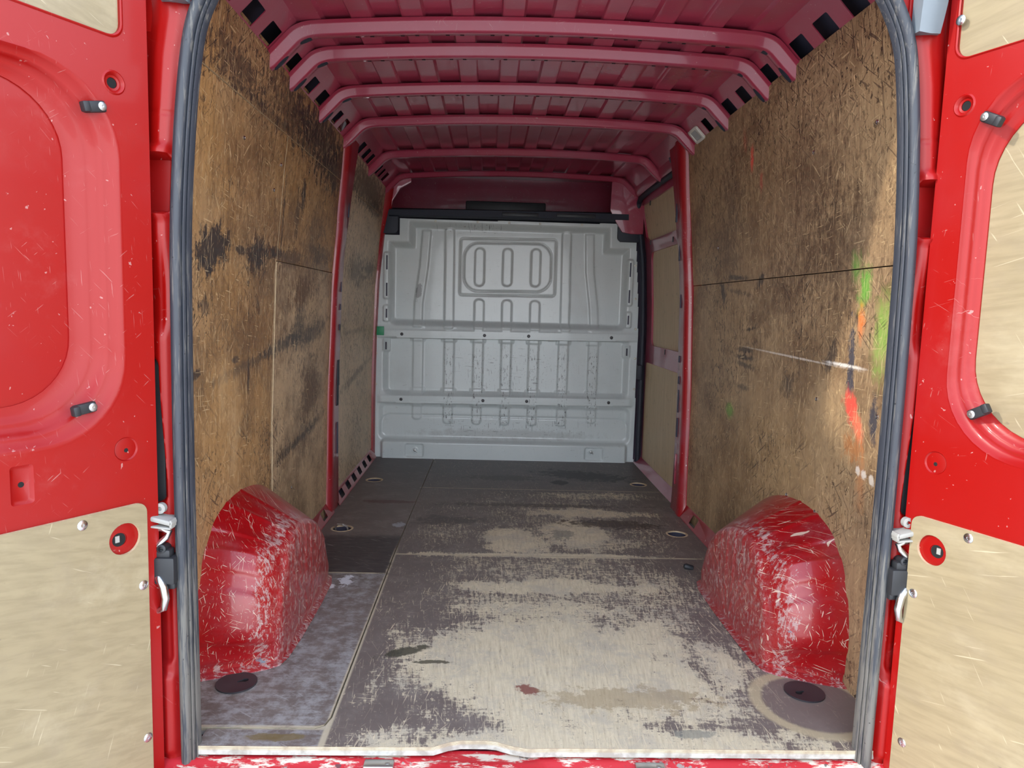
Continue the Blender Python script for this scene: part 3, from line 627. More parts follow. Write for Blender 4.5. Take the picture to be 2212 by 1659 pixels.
# tie-down ring standing in the left hole
rt = empty('tie_down_ring', (-.785, 1.65, -.03), 'bent steel tie-down ring in the left floor hole ahead of the wheel arch', 'ring')
b = MB(); b.tube([(-.815, 1.645, -.02), (-.812, 1.638, .014), (-.80, 1.622, .028), (-.775, 1.614, .030), (-.757, 1.622, .018), (-.755, 1.64, -.02)], .005, 8); b.obj('loop', 'steel', rt)
b = MB(); b.box((-.785, 1.65, -.032), (.075, .05, .018), bev=.004); b.obj('base', 'red_post', rt)
# rubber plug poking out by the right arch
b = MB(); b.lathe((.70, 1.20, .012), (-1, 0, .3), [(.012, -.03), (.012, .0), (.008, .006), (.001, .007)], 14); tag(b.obj('rubber_plug', 'black'), 'small black rubber plug on the floor ahead of the right wheel arch', 'plug')

# ------------------------------------------------------------------ ceiling
ceil = empty('ceiling', (0, 1.6, 1.95), 'dusty red ribbed steel roof with cross bows', 'ceiling', kind='structure')
XE, ZE = .735, 1.898
def roofz(x): return ZE+.028*(1-(np.asarray(x)/XE)**2)
def roof_fn(u, v):
    ph = np.abs(((u/.1535+.5) % 1)-.5)*.1535
    z = roofz(u)+.011*sst(ph, .046, .038)*sst(np.abs(u), .71, .69)
    return u, v, z+TILT*u
grid('roof_sheet', np.linspace(-XE, XE, 370), np.linspace(.03, 3.26, 24), roof_fn, 'red_in', ceil, 30)
b = MB(); b.box((0, 1.7, 2.0), (1.75, 3.5, .02)); b.obj('roof_skin', 'red', ceil, 0)
CA = (.852, 1.778); CB = (XE, ZE); CL = math.hypot(CB[0]-CA[0], CB[1]-CA[1]); ct = ((CB[0]-CA[0])/CL, (CB[1]-CA[1])/CL); cn = (-ct[1]*-1, ct[0]*-1)
def cant_fn(side): return lambda u, v, w: (side*(CA[0]+ct[0]*v+(ct[1])*(-w)), u, CA[1]+ct[1]*v+(-ct[0])*(-w)+TILT*side*.85)
BOWS = [.735, .955, 1.375, 1.85, 2.545, 3.215]
hl = [(.27, .355), (.43, .52), (.585, .68), (.845, .92), (1.085, 1.165), (1.24, 1.33), (1.53, 1.60), (1.66, 1.74), (2.10, 2.19), (2.25, 2.33), (2.38, 2.46), (2.68, 2.75), (2.80, 2.86), (2.92, 3.0)]
for side in (-1, 1):
    hs_ = [h for h in hl if not (side > 0 and (h[0] > 1.65))]
    plate('cant_rail', [rrect(.03, 3.25, -.03, CL+.004, .001, 1)]+[rrect(a, b_, .052, .114, .006, 3) for a, b_ in hs_], .003, cant_fn(side), 'red_in', ceil)
    b = MB(); b.add([(side*(.90), 0.0, 1.83), (side*.90, 3.25, 1.83), (side*.775, 3.25, 1.955), (side*.775, 0.0, 1.955)], [(0, 1, 2, 3)]); b.obj('rail_cavity', 'dark', ceil, 0)
# roof bows: hat section bent over the rail, across and down
def bow(yc, wdt=.026, dep=.034, fl_=.024, x_lo=None, name='roof_bow'):
    pts = []
    lo = (CA[0]+.004, CA[1]-.006)
    s0 = [lo, (CA[0]+ct[0]*.03, CA[1]+ct[1]*.03), (CA[0]+ct[0]*(CL*.55), CA[1]+ct[1]*(CL*.55)), (CA[0]+ct[0]*(CL-.04), CA[1]+ct[1]*(CL-.04))]
    A = Vector((s0[-1][0], s0[-1][1])); Bc = Vector((XE, ZE)); C_ = Vector((XE-.06, float(roofz(XE-.06))))
    arc = [tuple((1-t)**2*A+2*t*(1-t)*Bc+t*t*C_) for t in (.2, .4, .6, .8, 1)]
    right = s0+arc+[(x, float(roofz(x))) for x in np.linspace(XE-.09, .02, 12)]
    path = [(-x, z) for x, z in right]+[(x, z) for x, z in right[::-1]]
    prof = [(-wdt-fl_, .002), (-wdt-.004, .003), (-wdt, .006), (-wdt+.006, dep-.004), (-wdt+.010, dep), (wdt-.010, dep), (wdt-.006, dep-.004), (wdt, .006), (wdt+.004, .003), (wdt+fl_, .002)]
    loops = []; n = len(path)
    for i, (x, z) in enumerate(path):
        a = path[max(i-1, 0)]; c = path[min(i+1, n-1)]; t = Vector((c[0]-a[0], c[1]-a[1])).normalized(); nn = Vector((t.y, -t.x))
        tip = 1.0 if 1 < i < n-2 else (.95 if i in (1, n-2) else .62)
        loops.append([(x+nn.x*h*tip, yc+y*(tip if abs(y) <= wdt else 1), z+nn.y*h*tip+TILT*x) for y, h in prof])
    b = MB(); b.loft(loops, close=False)
    nl = len(prof); b.f.append(tuple(range(nl))); b.f.append(tuple((n-1)*nl+k for k in range(nl)))
    return b.obj(name, 'red_in', ceil, 50)
for i, yb in enumerate(BOWS[:5]):
    o = bow(yb)
    # sealer-filled ovals and small slots on the forward flange
    for side in (-1, 1):
        if i < 3:
            for (bx_, bz_, tx_, tz_, ln) in ((CA[0]+ct[0]*.05, CA[1]+ct[1]*.05, ct[0], ct[1], .030), (XE-.012, ZE-.004, -.90, .43, .034)):
                nx_, nz_ = -tz_, tx_                                  # into the load space
                b = MB(); b.lathe((side*(bx_+nx_*.0345), yb+.006, bz_+nz_*.0345+TILT*side*.8), (side*nx_, 0, nz_), [(ln, -.002), (ln, .0004), (ln*.9, .001), (.001, .001)], 20, ref=(side*tx_, 0, tz_), squash=.36); b.obj('sealer_oval', 'navy', o)
    if i < 3:
        for k in range(9):
            for x in (-.56+k*.14, -.515+k*.14):
                b = MB(); b.box((x, yb+.012, float(roofz(x))-.0342+TILT*x), (.012, .006, .002)); b.obj('slot', 'void', o, 0)
bow(BOWS[5], wdt=.035, dep=.03, name='roof_bow')
# dome lamp on the right rail
lamp = empty('interior_lamp', (.80, 1.715, 1.83), 'square off-white interior lamp with grey lens on the right roof rail', 'lamp')
cf = cant_fn(1)
plate('bezel', [rrect(1.655, 1.775, .045, .115, .012, 4), rrect(1.675, 1.755, .058, .102, .006, 3)], .012, lambda u, v, w: cf(u, v, w+.0125), 'lampw', lamp, bevel=.002)
plate('lens', [rrect(1.673, 1.757, .056, .104, .006, 3)], .008, lambda u, v, w: cf(u, v, w+.0095), 'lens', lamp)

# ------------------------------------------------------------------ bulkhead
YB = 3.24
wf = empty('wall_front', (0, YB, 0), 'light grey pressed steel bulkhead behind the cab', 'wall', kind='structure')
RIBX = [-.605, -.394, -.197, -.005, .182, .386, .593]
def bulk_fn(u, v):
    h = np.zeros_like(u)
    tl = .010*u
    up = np.minimum(rbox(u, v, 0, 1.255, .80, .345, .05)+0*u, 9)
    notch = np.maximum(np.abs(u)-.665, v-1.44)                    # shoulders under the top pads
    upper = np.maximum(up, -np.maximum(.665-np.abs(u), 1.45-v)); upper = np.maximum(upper, v-1.585)
    h -= .055*sst(upper, .012, -.035)
    mid = rbox(u, v, 0, .64, .83, .215, .06); h -= .040*sst(mid, .012, -.03)
    low = rbox(u, v, 0, .25, .86, .13, .05); h -= .022*sst(low, .01, -.03)
    def rib(cx0, cx1, z0, z1, w=.031, hh=.012, r=.02, taper=None):
        t = np.clip((v-z0)/(z1-z0), 0, 1); cx = cx0+(cx1-cx0)*t
        return hh*sst(rbox(u-cx, v, 0, (z0+z1)/2, w, (z1-z0)/2, r), .004, -.005)
    bend = np.interp(v, [.9, 1.05, 1.3, 1.52], [-.61, -.608, -.575, -.56]); h += .012*sst(np.abs(u-bend)-.029, .004, -.005)*sst(v, .885, .9)*sst(v, 1.55, 1.53)
    bend2 = np.interp(v, [.9, 1.05, 1.3, 1.54], [.595, .585, .55, .54]); h += .010*sst(np.abs(u-bend2)-.029, .004, -.005)*sst(v, .885, .9)*sst(v, 1.56, 1.54)
    h += rib(-.399, -.405, .88, 1.56)+rib(.392, .384, .88, 1.56)
    pz = v-.016*u
    d = rbox(u, pz, -.008, 1.312, .325, .19, .02); h -= .006*sst(np.abs(d), .008, .002)
    d2 = rbox(u, pz, -.010, 1.312, .297, .163, .10); h -= .005*sst(np.abs(d2), .007, .002); h += .004*sst(d2, .0, -.01)
    for cx in (-.20, -.012, .18): h -= .012*sst(rbox(u, pz, cx, 1.311, .032, .126, .03), .005, -.006)
    for cx in (-.197, -.008, .183): h += rib(cx, cx, .86, 1.092, .033, .012, .03)
    for i, cx in enumerate(RIBX):
        h += rib(cx, cx, .43, .86, .034, .013)
        h += .006*sst(rbox(u, v, cx, .465, .05, .016, .004), .003, -.003)+.006*sst(rbox(u, v, cx, .815, .05, .016, .004), .003, -.003)+.005*sst(rbox(u, v, cx, .905, .046, .012, .004), .003, -.003)
        zb = .262 if i in (0, 6) else .236
        h += rib(cx, cx, zb, .42, .031, .010, .025)
        h += .006*sst(rbox(u, v, cx, .368, .046, .012, .004), .003, -.003)
    r1 = np.interp(v-tl, [.80, .822, .83, .872, .885, .915], [0, .0, 1, 1, .45, 0]); h = np.maximum(h, h*(1-r1)+(.004*r1-.0)*1)+0*h
    r1m = r1*sst(np.abs(u), .885, .80); h = h*(1-r1m)+r1m*.012
    r2 = np.interp(v-tl*.8, [.365, .378, .385, .43, .442, .465], [0, 0, 1, 1, .45, 0])*sst(np.abs(u), .885, .84); h = h*(1-r2)+r2*.012
    foot = rbox(u, v, 0, .02, .845, .105, .03); h += .035*sst(foot, .006, -.016)
    for cx in (-.615, .615): h -= .012*sst(rbox(u, v, cx, .055, .062, .045, .015), .003, -.004)
    ledge = rbox(u, v, 0, .12, .845, .17, .06); h -= .006*sst(np.abs(ledge), .012, .002)*sst(v, .13, .17)
    for s_ in (-1, 1):
        x0 = .815
        for (a, c) in ((1.09, 1.37), (.94, 1.02), (.735, .80)): h += .012*sst(rbox(u, v, s_*x0, (a+c)/2, .022, (c-a)/2+.014, .014), .004, -.004)
    return u, YB-h, v
# outline trimmed by leaving out faces outside
def bulk_outline_ok(x, z):
    xm = np.interp(z, [0, .7, 1.0, 1.2, 1.4, 1.48], [.897, .888, .885, .872, .856, .85])
    sh = np.where(z > 1.50, .735, xm); return (np.abs(x) < sh) & (z < 1.612+.008*x)
U = np.linspace(-.905, .905, 330); V = np.linspace(-.012, 1.625, 300)
bo = grid('pressed_panel', U, V, bulk_fn, 'bulk', wf, 60)
bm = bmesh.new(); bm.from_mesh(bo.data); kill = []
for f in bm.faces:
    c = f.calc_center_median()
    if not bulk_outline_ok(np.float64(c.x), np.float64(c.z)): kill.append(f)
bmesh.ops.delete(bm, geom=kill, context='FACES'); bm.to_mesh(bo.data); bm.free(); bo.data.update()
b = MB(); b.box((0, YB+.085, .8), (1.95, .02, 1.75)); b.obj('backing_sheet', 'dark', wf, 0)
# cross rails
for (zc, xa, xb, tlt) in ((.851, -.745, .735, .010), (.408, -.745, .735, .008)):
    fnr = lambda u, v, w, zc=zc, t=tlt: (u, YB-.0125-.004-w-.0, zc+v+t*u)
    slots = [rrect(-.66, -.19, -.011, .011, .010, 4), rrect(-.125, .11, -.011, .011, .010, 4), rrect(.175, .65, -.011, .011, .010, 4)]
    rl = plate('cross_rail', [rrect(xa, xb, -.024, .024, .004, 2)]+slots, .004, fnr, 'bulk', wf)
    for bx in (-.71, -.155, .143, .705):
        b = MB(); b.lathe((bx, YB-.0165, zc+tlt*bx), (0, -1, 0), [(.011, -.001), (.011, .002), (.007, .003), (.006, .001), (.0005, .001)], 14); b.obj('bolt', 'cap', rl)
for (x, z) in ((-.860, 1.333), (-.871, 1.113), (-.882, .908), (-.880, .811), (-.880, .709), (-.882, .502), (.849, 1.347), (.860, 1.124), (.870, .92), (.877, .719), (.880, .51), (-.498, 1.597), (-.218, 1.600), (-.01, 1.602), (.197, 1.603), (.477, 1.606)):
    screw((x, YB-.001, z), (0, -1, 0), wf, .0085, 'lampw', 'rivet')
for x, z in ((-.61, .056), (-.006, .069), (.596, .07)):
    b = MB(); b.lathe((x, YB-(.025 if abs(x) > .1 else .036), z), (0, -1, 0), [(.024, -.002), (.024, .004), (.017, .005), (.014, .001), (.0005, .001)] if abs(x) > .1 else [(.018, -.001), (.018, .003), (.009, .003), (.008, -.002), (.0005, -.002)], 20); o = b.obj('anchor_bolt', 'bulk' if abs(x) > .1 else 'bulk', wf)
    if abs(x) > .1:
        b = MB(); b.box((x+.004, YB-.031, z-.004), (.03, .006, .007), ax=((.8, 0, -.6), (0, 1, 0), (.6, 0, .8)), bev=.001); b.lathe((x, YB-.028, z), (0, -1, 0), [(.009, -.002), (.009, .008), (.006, .010), (.0005, .010)], 12); b.obj('ring', 'steel', o)
    else:
        b = MB(); b.lathe((x, YB-.0342, z), (0, -1, 0), [(.0078, -.001), (.0078, .0004), (.0003, .0005)], 12); b.obj('hole', 'dark', o)
for s_ in (-1, 1):
    for (a, c) in ((1.27, 1.364), (1.095, 1.182), (.95, 1.01), (.738, .788)):
        b = MB(); b.box((s_*.815, YB-.0125, (a+c)/2), (.009, .003, c-a), bev=.001); b.obj('slot', 'dark', wf, 0)
b = MB(); b.box((-.857, YB-.016, .862), (.055, .008, .058), bev=.002); b.obj('green_patch', 'green', wf)
# black trim over the bulkhead and its two corner pads
tr = MB()
xs_ = np.linspace(-.80, .78, 24)
loops = [[(x, YB-.03, 1.622+.012*x), (x, YB-.055, 1.632+.012*x), (x, YB-.05, 1.668+.012*x+.006*math.cos(x*2)), (x, YB+.04, 1.69+.012*x), (x, YB+.04, 1.62)] for x in xs_]
tr.loft(loops, True, True, True); hd = tr.obj('header_trim', 'navy', wf)
for (xa, xb) in ((-.06, .18), (.30, .56)):
    b = MB(); b.box(((xa+xb)/2, YB-.054, 1.65+.012*(xa+xb)/2), (xb-xa, .012, .024), bev=.004); b.obj('trim_clip', 'black', hd)
plate('corner_pad', [rrect(-.86, -.742, 1.505, 1.655, (.03, .01, .01, .005), 5)], .03, lambda u, v, w: (u, YB-.035-w, v), 'navy', wf, bevel=.004)
plate('corner_pad', [rrect(.715, .862, 1.50, 1.66, (.005, .01, .01, .03), 5)], .03, lambda u, v, w: (u, YB-.035-w, v), 'navy', wf, bevel=.004)
# over-cab recess
b = MB(); b.box((0, YB+.62, 1.80), (1.9, .02, .46)); b.obj('over_cab_panel', 'red_in', wf, 0)
for s_ in (-1, 1):
    b = MB(); b.box((s_*.88, YB+.33, 1.80), (.02, .62, .46)); b.obj('over_cab_side', 'red_in', wf, 0)
b = MB(); b.box((0, YB+.33, 2.0), (1.9, .64, .02)); b.obj('over_cab_roof', 'red_in', wf, 0)
b = MB(); b.box((0, YB+.33, 1.66), (1.8, .62, .012)); b.obj('over_cab_shelf', 'navy', wf, 0)
b = MB(); b.box((-.03, YB+.3, 1.735), (.56, .10, .08), bev=.01); b.obj('over_cab_box', 'black', wf)
plate('corner_gusset', [[(.655, 1.70), (.70, 1.62), (.74, 1.56), (.80, 1.55), (.88, 1.55), (.88, 1.90), (.66, 1.90)]], .02, lambda u, v, w: (u, YB-.05-w, v), 'red_in', wf, bevel=.003)
plate('corner_gusset', [[(-.86, 1.62), (-.80, 1.62), (-.78, 1.72), (-.73, 1.80), (-.66, 1.84), (-.66, 1.90), (-.86, 1.90)]], .02, lambda u, v, w: (u, YB-.02-w, v), 'red_in', wf, bevel=.003)

# ------------------------------------------------------------------ sliding door on the right
d3 = empty('door_3', (.95, 2.65, 0), 'red sliding side door with three plywood infill panels', 'door', kind='structure')
dx = lambda z: float(np.interp(z, [-.1, 0, 1.0, 1.4, 1.75, 1.9], [.95, .95, .945, .92, .865, .83]))
dfn = lambda o: (lambda u, v, w: (dx(v)+o-w, u, v))
zc3 = [.3, .6, .9, 1.1, 1.25, 1.4, 1.58, 1.7]
up_ = [(2.18, 1.50), (3.10, 1.50), (3.17, 1.53), (3.20, 1.70), (3.19, 1.735), (2.18, 1.735)]
mid_ = rrect(2.18, 3.09, .82, 1.425, .05, 5); low_ = rrect(2.15, 3.185, .045, .685, .02, 4)
plate('door_frame', [rrect(2.10, 3.235, -.03, 1.80, .03, 4), up_, mid_, low_], .03, dfn(0), 'red_in', d3, cuts=zc3)
for nm, lp in (('upper', [(2.16, 1.485), (3.2, 1.485), (3.215, 1.75), (2.16, 1.75)]), ('mid', rrect(2.16, 3.11, .80, 1.445, .03, 3)), ('low', rrect(2.13, 3.20, .03, .70, .02, 3))):
    plate('plywood_infill', [lp], .008, (lambda u, v, w: (dx(v)+.012-w, u, v)) if nm != 'low' else (lambda u, v, w: (dx(v)-.002-w, u, v)), 'plyfar', d3, 'rim', cuts=zc3)
b = MB()
for (y, z) in ((3.05, 1.50), (2.5, 1.47), (2.7, .815), (2.95, 1.735)): b.box((dx(z)-.002, y, z-.015), (.006, .006, .03))
b.obj('panel_clip', 'black', d3, 0)
# its black seal
sp_ = [(dx(0)-.03, 3.215, -.01)]+[(dx(z)-.03, 3.215, z) for z in (.3, .6, .9, 1.15, 1.35, 1.5, 1.62, 1.70)]+[(dx(1.75)-.02, 3.19, 1.755), (dx(1.76)-.02, 3.14, 1.775)]+[(dx(1.76)-.02, y, 1.785) for y in (2.9, 2.6, 2.3, 2.12)]
b = MB(); b.tube(sp_, .017, 10); tag(b.obj('trim_5', 'navy'), 'dark rubber seal round the sliding side door opening', 'seal', kind='structure')
b = MB(); b.tube([(dx(z)-.04, 2.135+.012*math.sin(z*5), z) for z in np.linspace(.0, 1.7, 24)], .010, 8); tag(b.obj('trim_6', 'navy'), 'thin dark rubber seal along the right side pillar', 'seal', kind='structure')
b = MB(); b.box((dx(.55)-.045, 3.20, .63), (.03, .05, .10), bev=.006); tag(b.obj('door_buffer', 'navy'), 'black rubber buffer block on the sliding door front seal', 'buffer')
# red head beam over the sliding door and side step
hb = MB(); loops = []
for y in np.linspace(2.04, 3.24, 8): loops.append([(.90, y, 1.90), (.80, y, 1.885), (.795, y, 1.86), (.82, y, 1.80), (.845, y, 1.785), (.90, y, 1.785)])
hb.loft(loops, True, True, True); hbo = hb.obj('head_beam', 'red_in', wr_)
b = MB(); b.box((.803, 2.22, 1.842), (.008, .05, .035), ax=((.93, 0, .37), (0, 1, 0), (-.37, 0, .93)), bev=.004); b.obj('slot', 'dark', hbo)
plate('step_sill', [rrect(2.04, 3.23, 0, .075, .004, 2)], .004, lambda u, v, w: (.895+.05*v/.075, u, v*.55+w), 'red_in', wr_)

# ------------------------------------------------------------------ rear opening: body pillars, seal
SEALW = [(-.10, .800), (.0, .800), (.35, .802), (.70, .804), (1.0, .803), (1.2, .800), (1.4, .788), (1.55, .772), (1.63, .755), (1.70, .722), (1.75, .685), (1.79, .635), (1.815, .575), (1.825, .50)]
spath = [(-x, z) for z, x in SEALW]+[(-.25, 1.835), (0, 1.838), (.25, 1.837)]+[(x, z+.02*min(1, max(0, z))) for z, x in SEALW[::-1]]
def sweep(path, prof, yb, name, mat, parent=None):
    loops = []; n = len(path)
    for i, (x, z) in enumerate(path):
        a = path[max(i-1, 0)]; c = path[min(i+1, n-1)]; t = Vector((c[0]-a[0], c[1]-a[1])).normalized(); nn = Vector((t.y, -t.x))  # points into the opening
        loops.append([(x+nn.x*p, yb+q, z+nn.y*p) for p, q in prof])
    b = MB(); b.loft(loops, True, True, True); return b.obj(name, mat, parent, 50)
def dense(path, k=4):
    P = [Vector(p) for p in path]; out = []
    for i in range(len(P)-1):
        p0, p1, p2, p3 = P[max(i-1, 0)], P[i], P[i+1], P[min(i+2, len(P)-1)]
        for j in range(k):
            t = j/k; out.append(tuple(.5*((2*p1)+(p2-p0)*t+(2*p0-5*p1+4*p2-p3)*t*t+(3*p1-p0-3*p2+p3)*t**3)))
    out.append(tuple(P[-1])); return out
sd = dense(spath)
seal = empty('trim_3', (0, 0, .0), 'dusty grey rubber seal round the rear door opening', 'seal', kind='structure')
sweep(sd, [(-.020, .0), (-.021, -.012), (-.016, -.020), (-.008, -.023), (0, -.020), (.004, -.012), (.004, 0)], 0.004, 'bulb', 'seal', seal)
sweep(sd, [(.003, .0), (.0035, -.010), (.007, -.013), (.0105, -.010), (.011, .002)], 0.004, 'lip', 'seal', seal)
sweep(sd, [(.010, .004), (.0105, -.004), (.0135, -.007), (.017, -.002), (.0175, .012), (.010, .014)], 0.004, 'lip', 'seal', seal)

def rear_pillar(name, side, label):
    root = empty(name, (side*.87, 0, -.2), label, 'pillar', kind='structure')
    def fn(u, v):
        # u: outward distance from the seal, v: height
        xin = np.interp(v, [s[0] for s in SEALW[:9]], [s[1] for s in SEALW[:9]])+.012
        x = xin+u*(.985-xin)/.16
        y = np.interp(u, [0, .012, .022, .034, .05, .065, .10, .16], [.006, .004, -.004, -.006, .0, .010, .022, .05])
        box = sst(rbox(u, v, .045, 1.285, .030, .06, .008), .004, -.006); y = y*(1-box)+box*.026
        y = y-.012*sst(v, 1.375, 1.355)*sst(v, 1.05, 1.2)*sst(u, .01, .03)*(1-box)
        y = y+.010*sst(u, .012, .03)*sst(v, 1.22, 1.205)*sst(v, .95, 1.0)
        slot = sst(rbox(u-.012*sst(v, .60, .9), v, .05, .745, .024, .165, .02), .004, -.006); y = y+slot*.02
        y = y+.010*sst(rbox(u, v, .05, .30, .03, .10, .02), .004, -.01)-.008*sst(rbox(u, v, .035, .08, .02, .10, .015), .004, -.012)
        y = y+.002*sst(np.abs(v-1.435-.15*(u-.04)*1.0), .003, .001)
        return side*x, y, v
    grid('pillar_face', np.linspace(0, .16, 60), np.linspace(-.22, 1.95, 420), fn, 'red', root, 60)
    return root
pl = rear_pillar('trim_1', -1, 'red painted rear body pillar beside the plywood-lined left door')
pr = rear_pillar('trim_2', 1, 'red painted rear body pillar beside the brightly lit right door')
def pillar_x(side, u, z): return side*(float(np.interp(z, [s[0] for s in SEALW], [s[1] for s in SEALW]))+.012+u)
for side, root in ((-1, pl), (1, pr)):
    # black light-unit slot
    plate('lamp_housing', [[(.035, .57), (.075, .57), (.08, .86), (.055, .91), (.045, .90), (.035, .80)]], .012, lambda u, v, w, s=side: (pillar_x(s, u, v), .0155-w-.004, v), 'black', root, bevel=.002)
    px = lambda u, z, s=side: pillar_x(s, u, z)
    # grey stop bracket with an eye
    b = MB(); b.box((px(.034, .545), -.014, .553), (.07, .055, .012), ax=((1, 0, side*.25), (0, 1, 0), (-side*.25, 0, 1)), bev=.004); b.box((px(.034, .545), -.014, .537), (.06, .055, .005), ax=((1, 0, side*.1), (0, 1, 0), (-side*.1, 0, 1)), bev=.002); b.box((px(.004, .545), -.014, .545), (.006, .055, .018), bev=.002)
    b.lathe((px(.034, .575), -.018, .575), (0, -1, 0), [(.012, -.006), (.012, .006), (.005, .007), (.004, .001), (.0004, .001)], 16); b.obj('stop_bracket', 'greypl', root)
    b = MB(); b.tube([(px(.075, .50), -.02, .47), (px(.040, .50), -.024, .492), (px(.020, .50), -.026, .512), (px(.014, .5), -.024, .522), (px(.03, .5), -.02, .528), (px(.07, .5), -.02, .53)], .007, 10); b.obj('check_rod', 'chrome', root)
    b = MB(); b.box((px(.026, .44), -.014, .435), (.05, .045, .062), bev=.005); b.box((px(.034, .47), -.016, .472), (.045, .03, .022), bev=.006); b.lathe((px(.030, .475), -.02, .484), (0, -1, .1), [(.010, -.02), (.010, .012), (.006, .014), (.005, .006), (.0004, .006)], 16); b.box((px(.014, .4), -.012, .400), (.02, .03, .02), bev=.004); b.obj('latch_box', 'black', root)
    b = MB(); b.tube([(px(.050, .42), -.02, .425), (px(.035, .42), -.034, .418), (px(.024, .41), -.038, .40), (px(.020, .39), -.038, .375), (px(.026, .37), -.034, .35), (px(.05, .35), -.024, .335)], [.006, .008, .009, .009, .008, .006], 12); b.obj('hinge_arm', 'chrome', root)
    b = MB(); b.box((px(.058, .30), -.01, .30), (.014, .02, .05), bev=.004); b.obj('rubber_stop', 'black', root)
    b = MB(); b.box((px(.062, .06), -.006, .065), (.012, .02, .035), bev=.003); b.box((px(.055, -.1), -.01, -.09), (.02, .02, .04), bev=.004); b.obj('hinge_plate', 'greypl', root)
# hinge covers at the top corners
for side, root in ((-1, pl), (1, pr)):
    b = MB(); loops = []
    for k, z in enumerate(np.linspace(1.655, 1.86, 8)):
        wdt = .052+.010*math.sin(k*.45); yy = -.045+.02*abs(k-4)/6; xb = pillar_x(side, .004, min(z, 1.63))
        loops.append([(xb, .0, z+.01*k/8), (xb+side*.004, yy*.8, z), (xb+side*wdt*.5, yy, z-.006), (xb+side*wdt, yy*.7, z-.002), (xb+side*(wdt+.01), .01, z+.004)])
    b.loft(loops, True, True, True); b.obj('hinge_cover', 'hinge', root)
# header above the opening
hdr = empty('trim_7', (0, .03, 1.85), 'red painted header frame over the rear door opening', 'frame', kind='structure')
arc_ = [(x, z) for x, z in sd if z > 1.60]
arc_ = [(x*1.012, z+.010) for x, z in arc_]
plate('header_face', [[(-.985, 1.60)]+[(arc_[0][0], 1.60)]+arc_+[(arc_[-1][0], 1.60), (.985, 1.60), (.97, 1.80), (.88, 1.985), (-.88, 1.985), (-.97, 1.80)]], .012, lambda u, v, w: (u, .022-w-.012, v), 'red', hdr)
b = MB(); b.box((0, .075, 1.945), (1.72, .09, .09)); b.obj('header_box', 'red', hdr, 0)

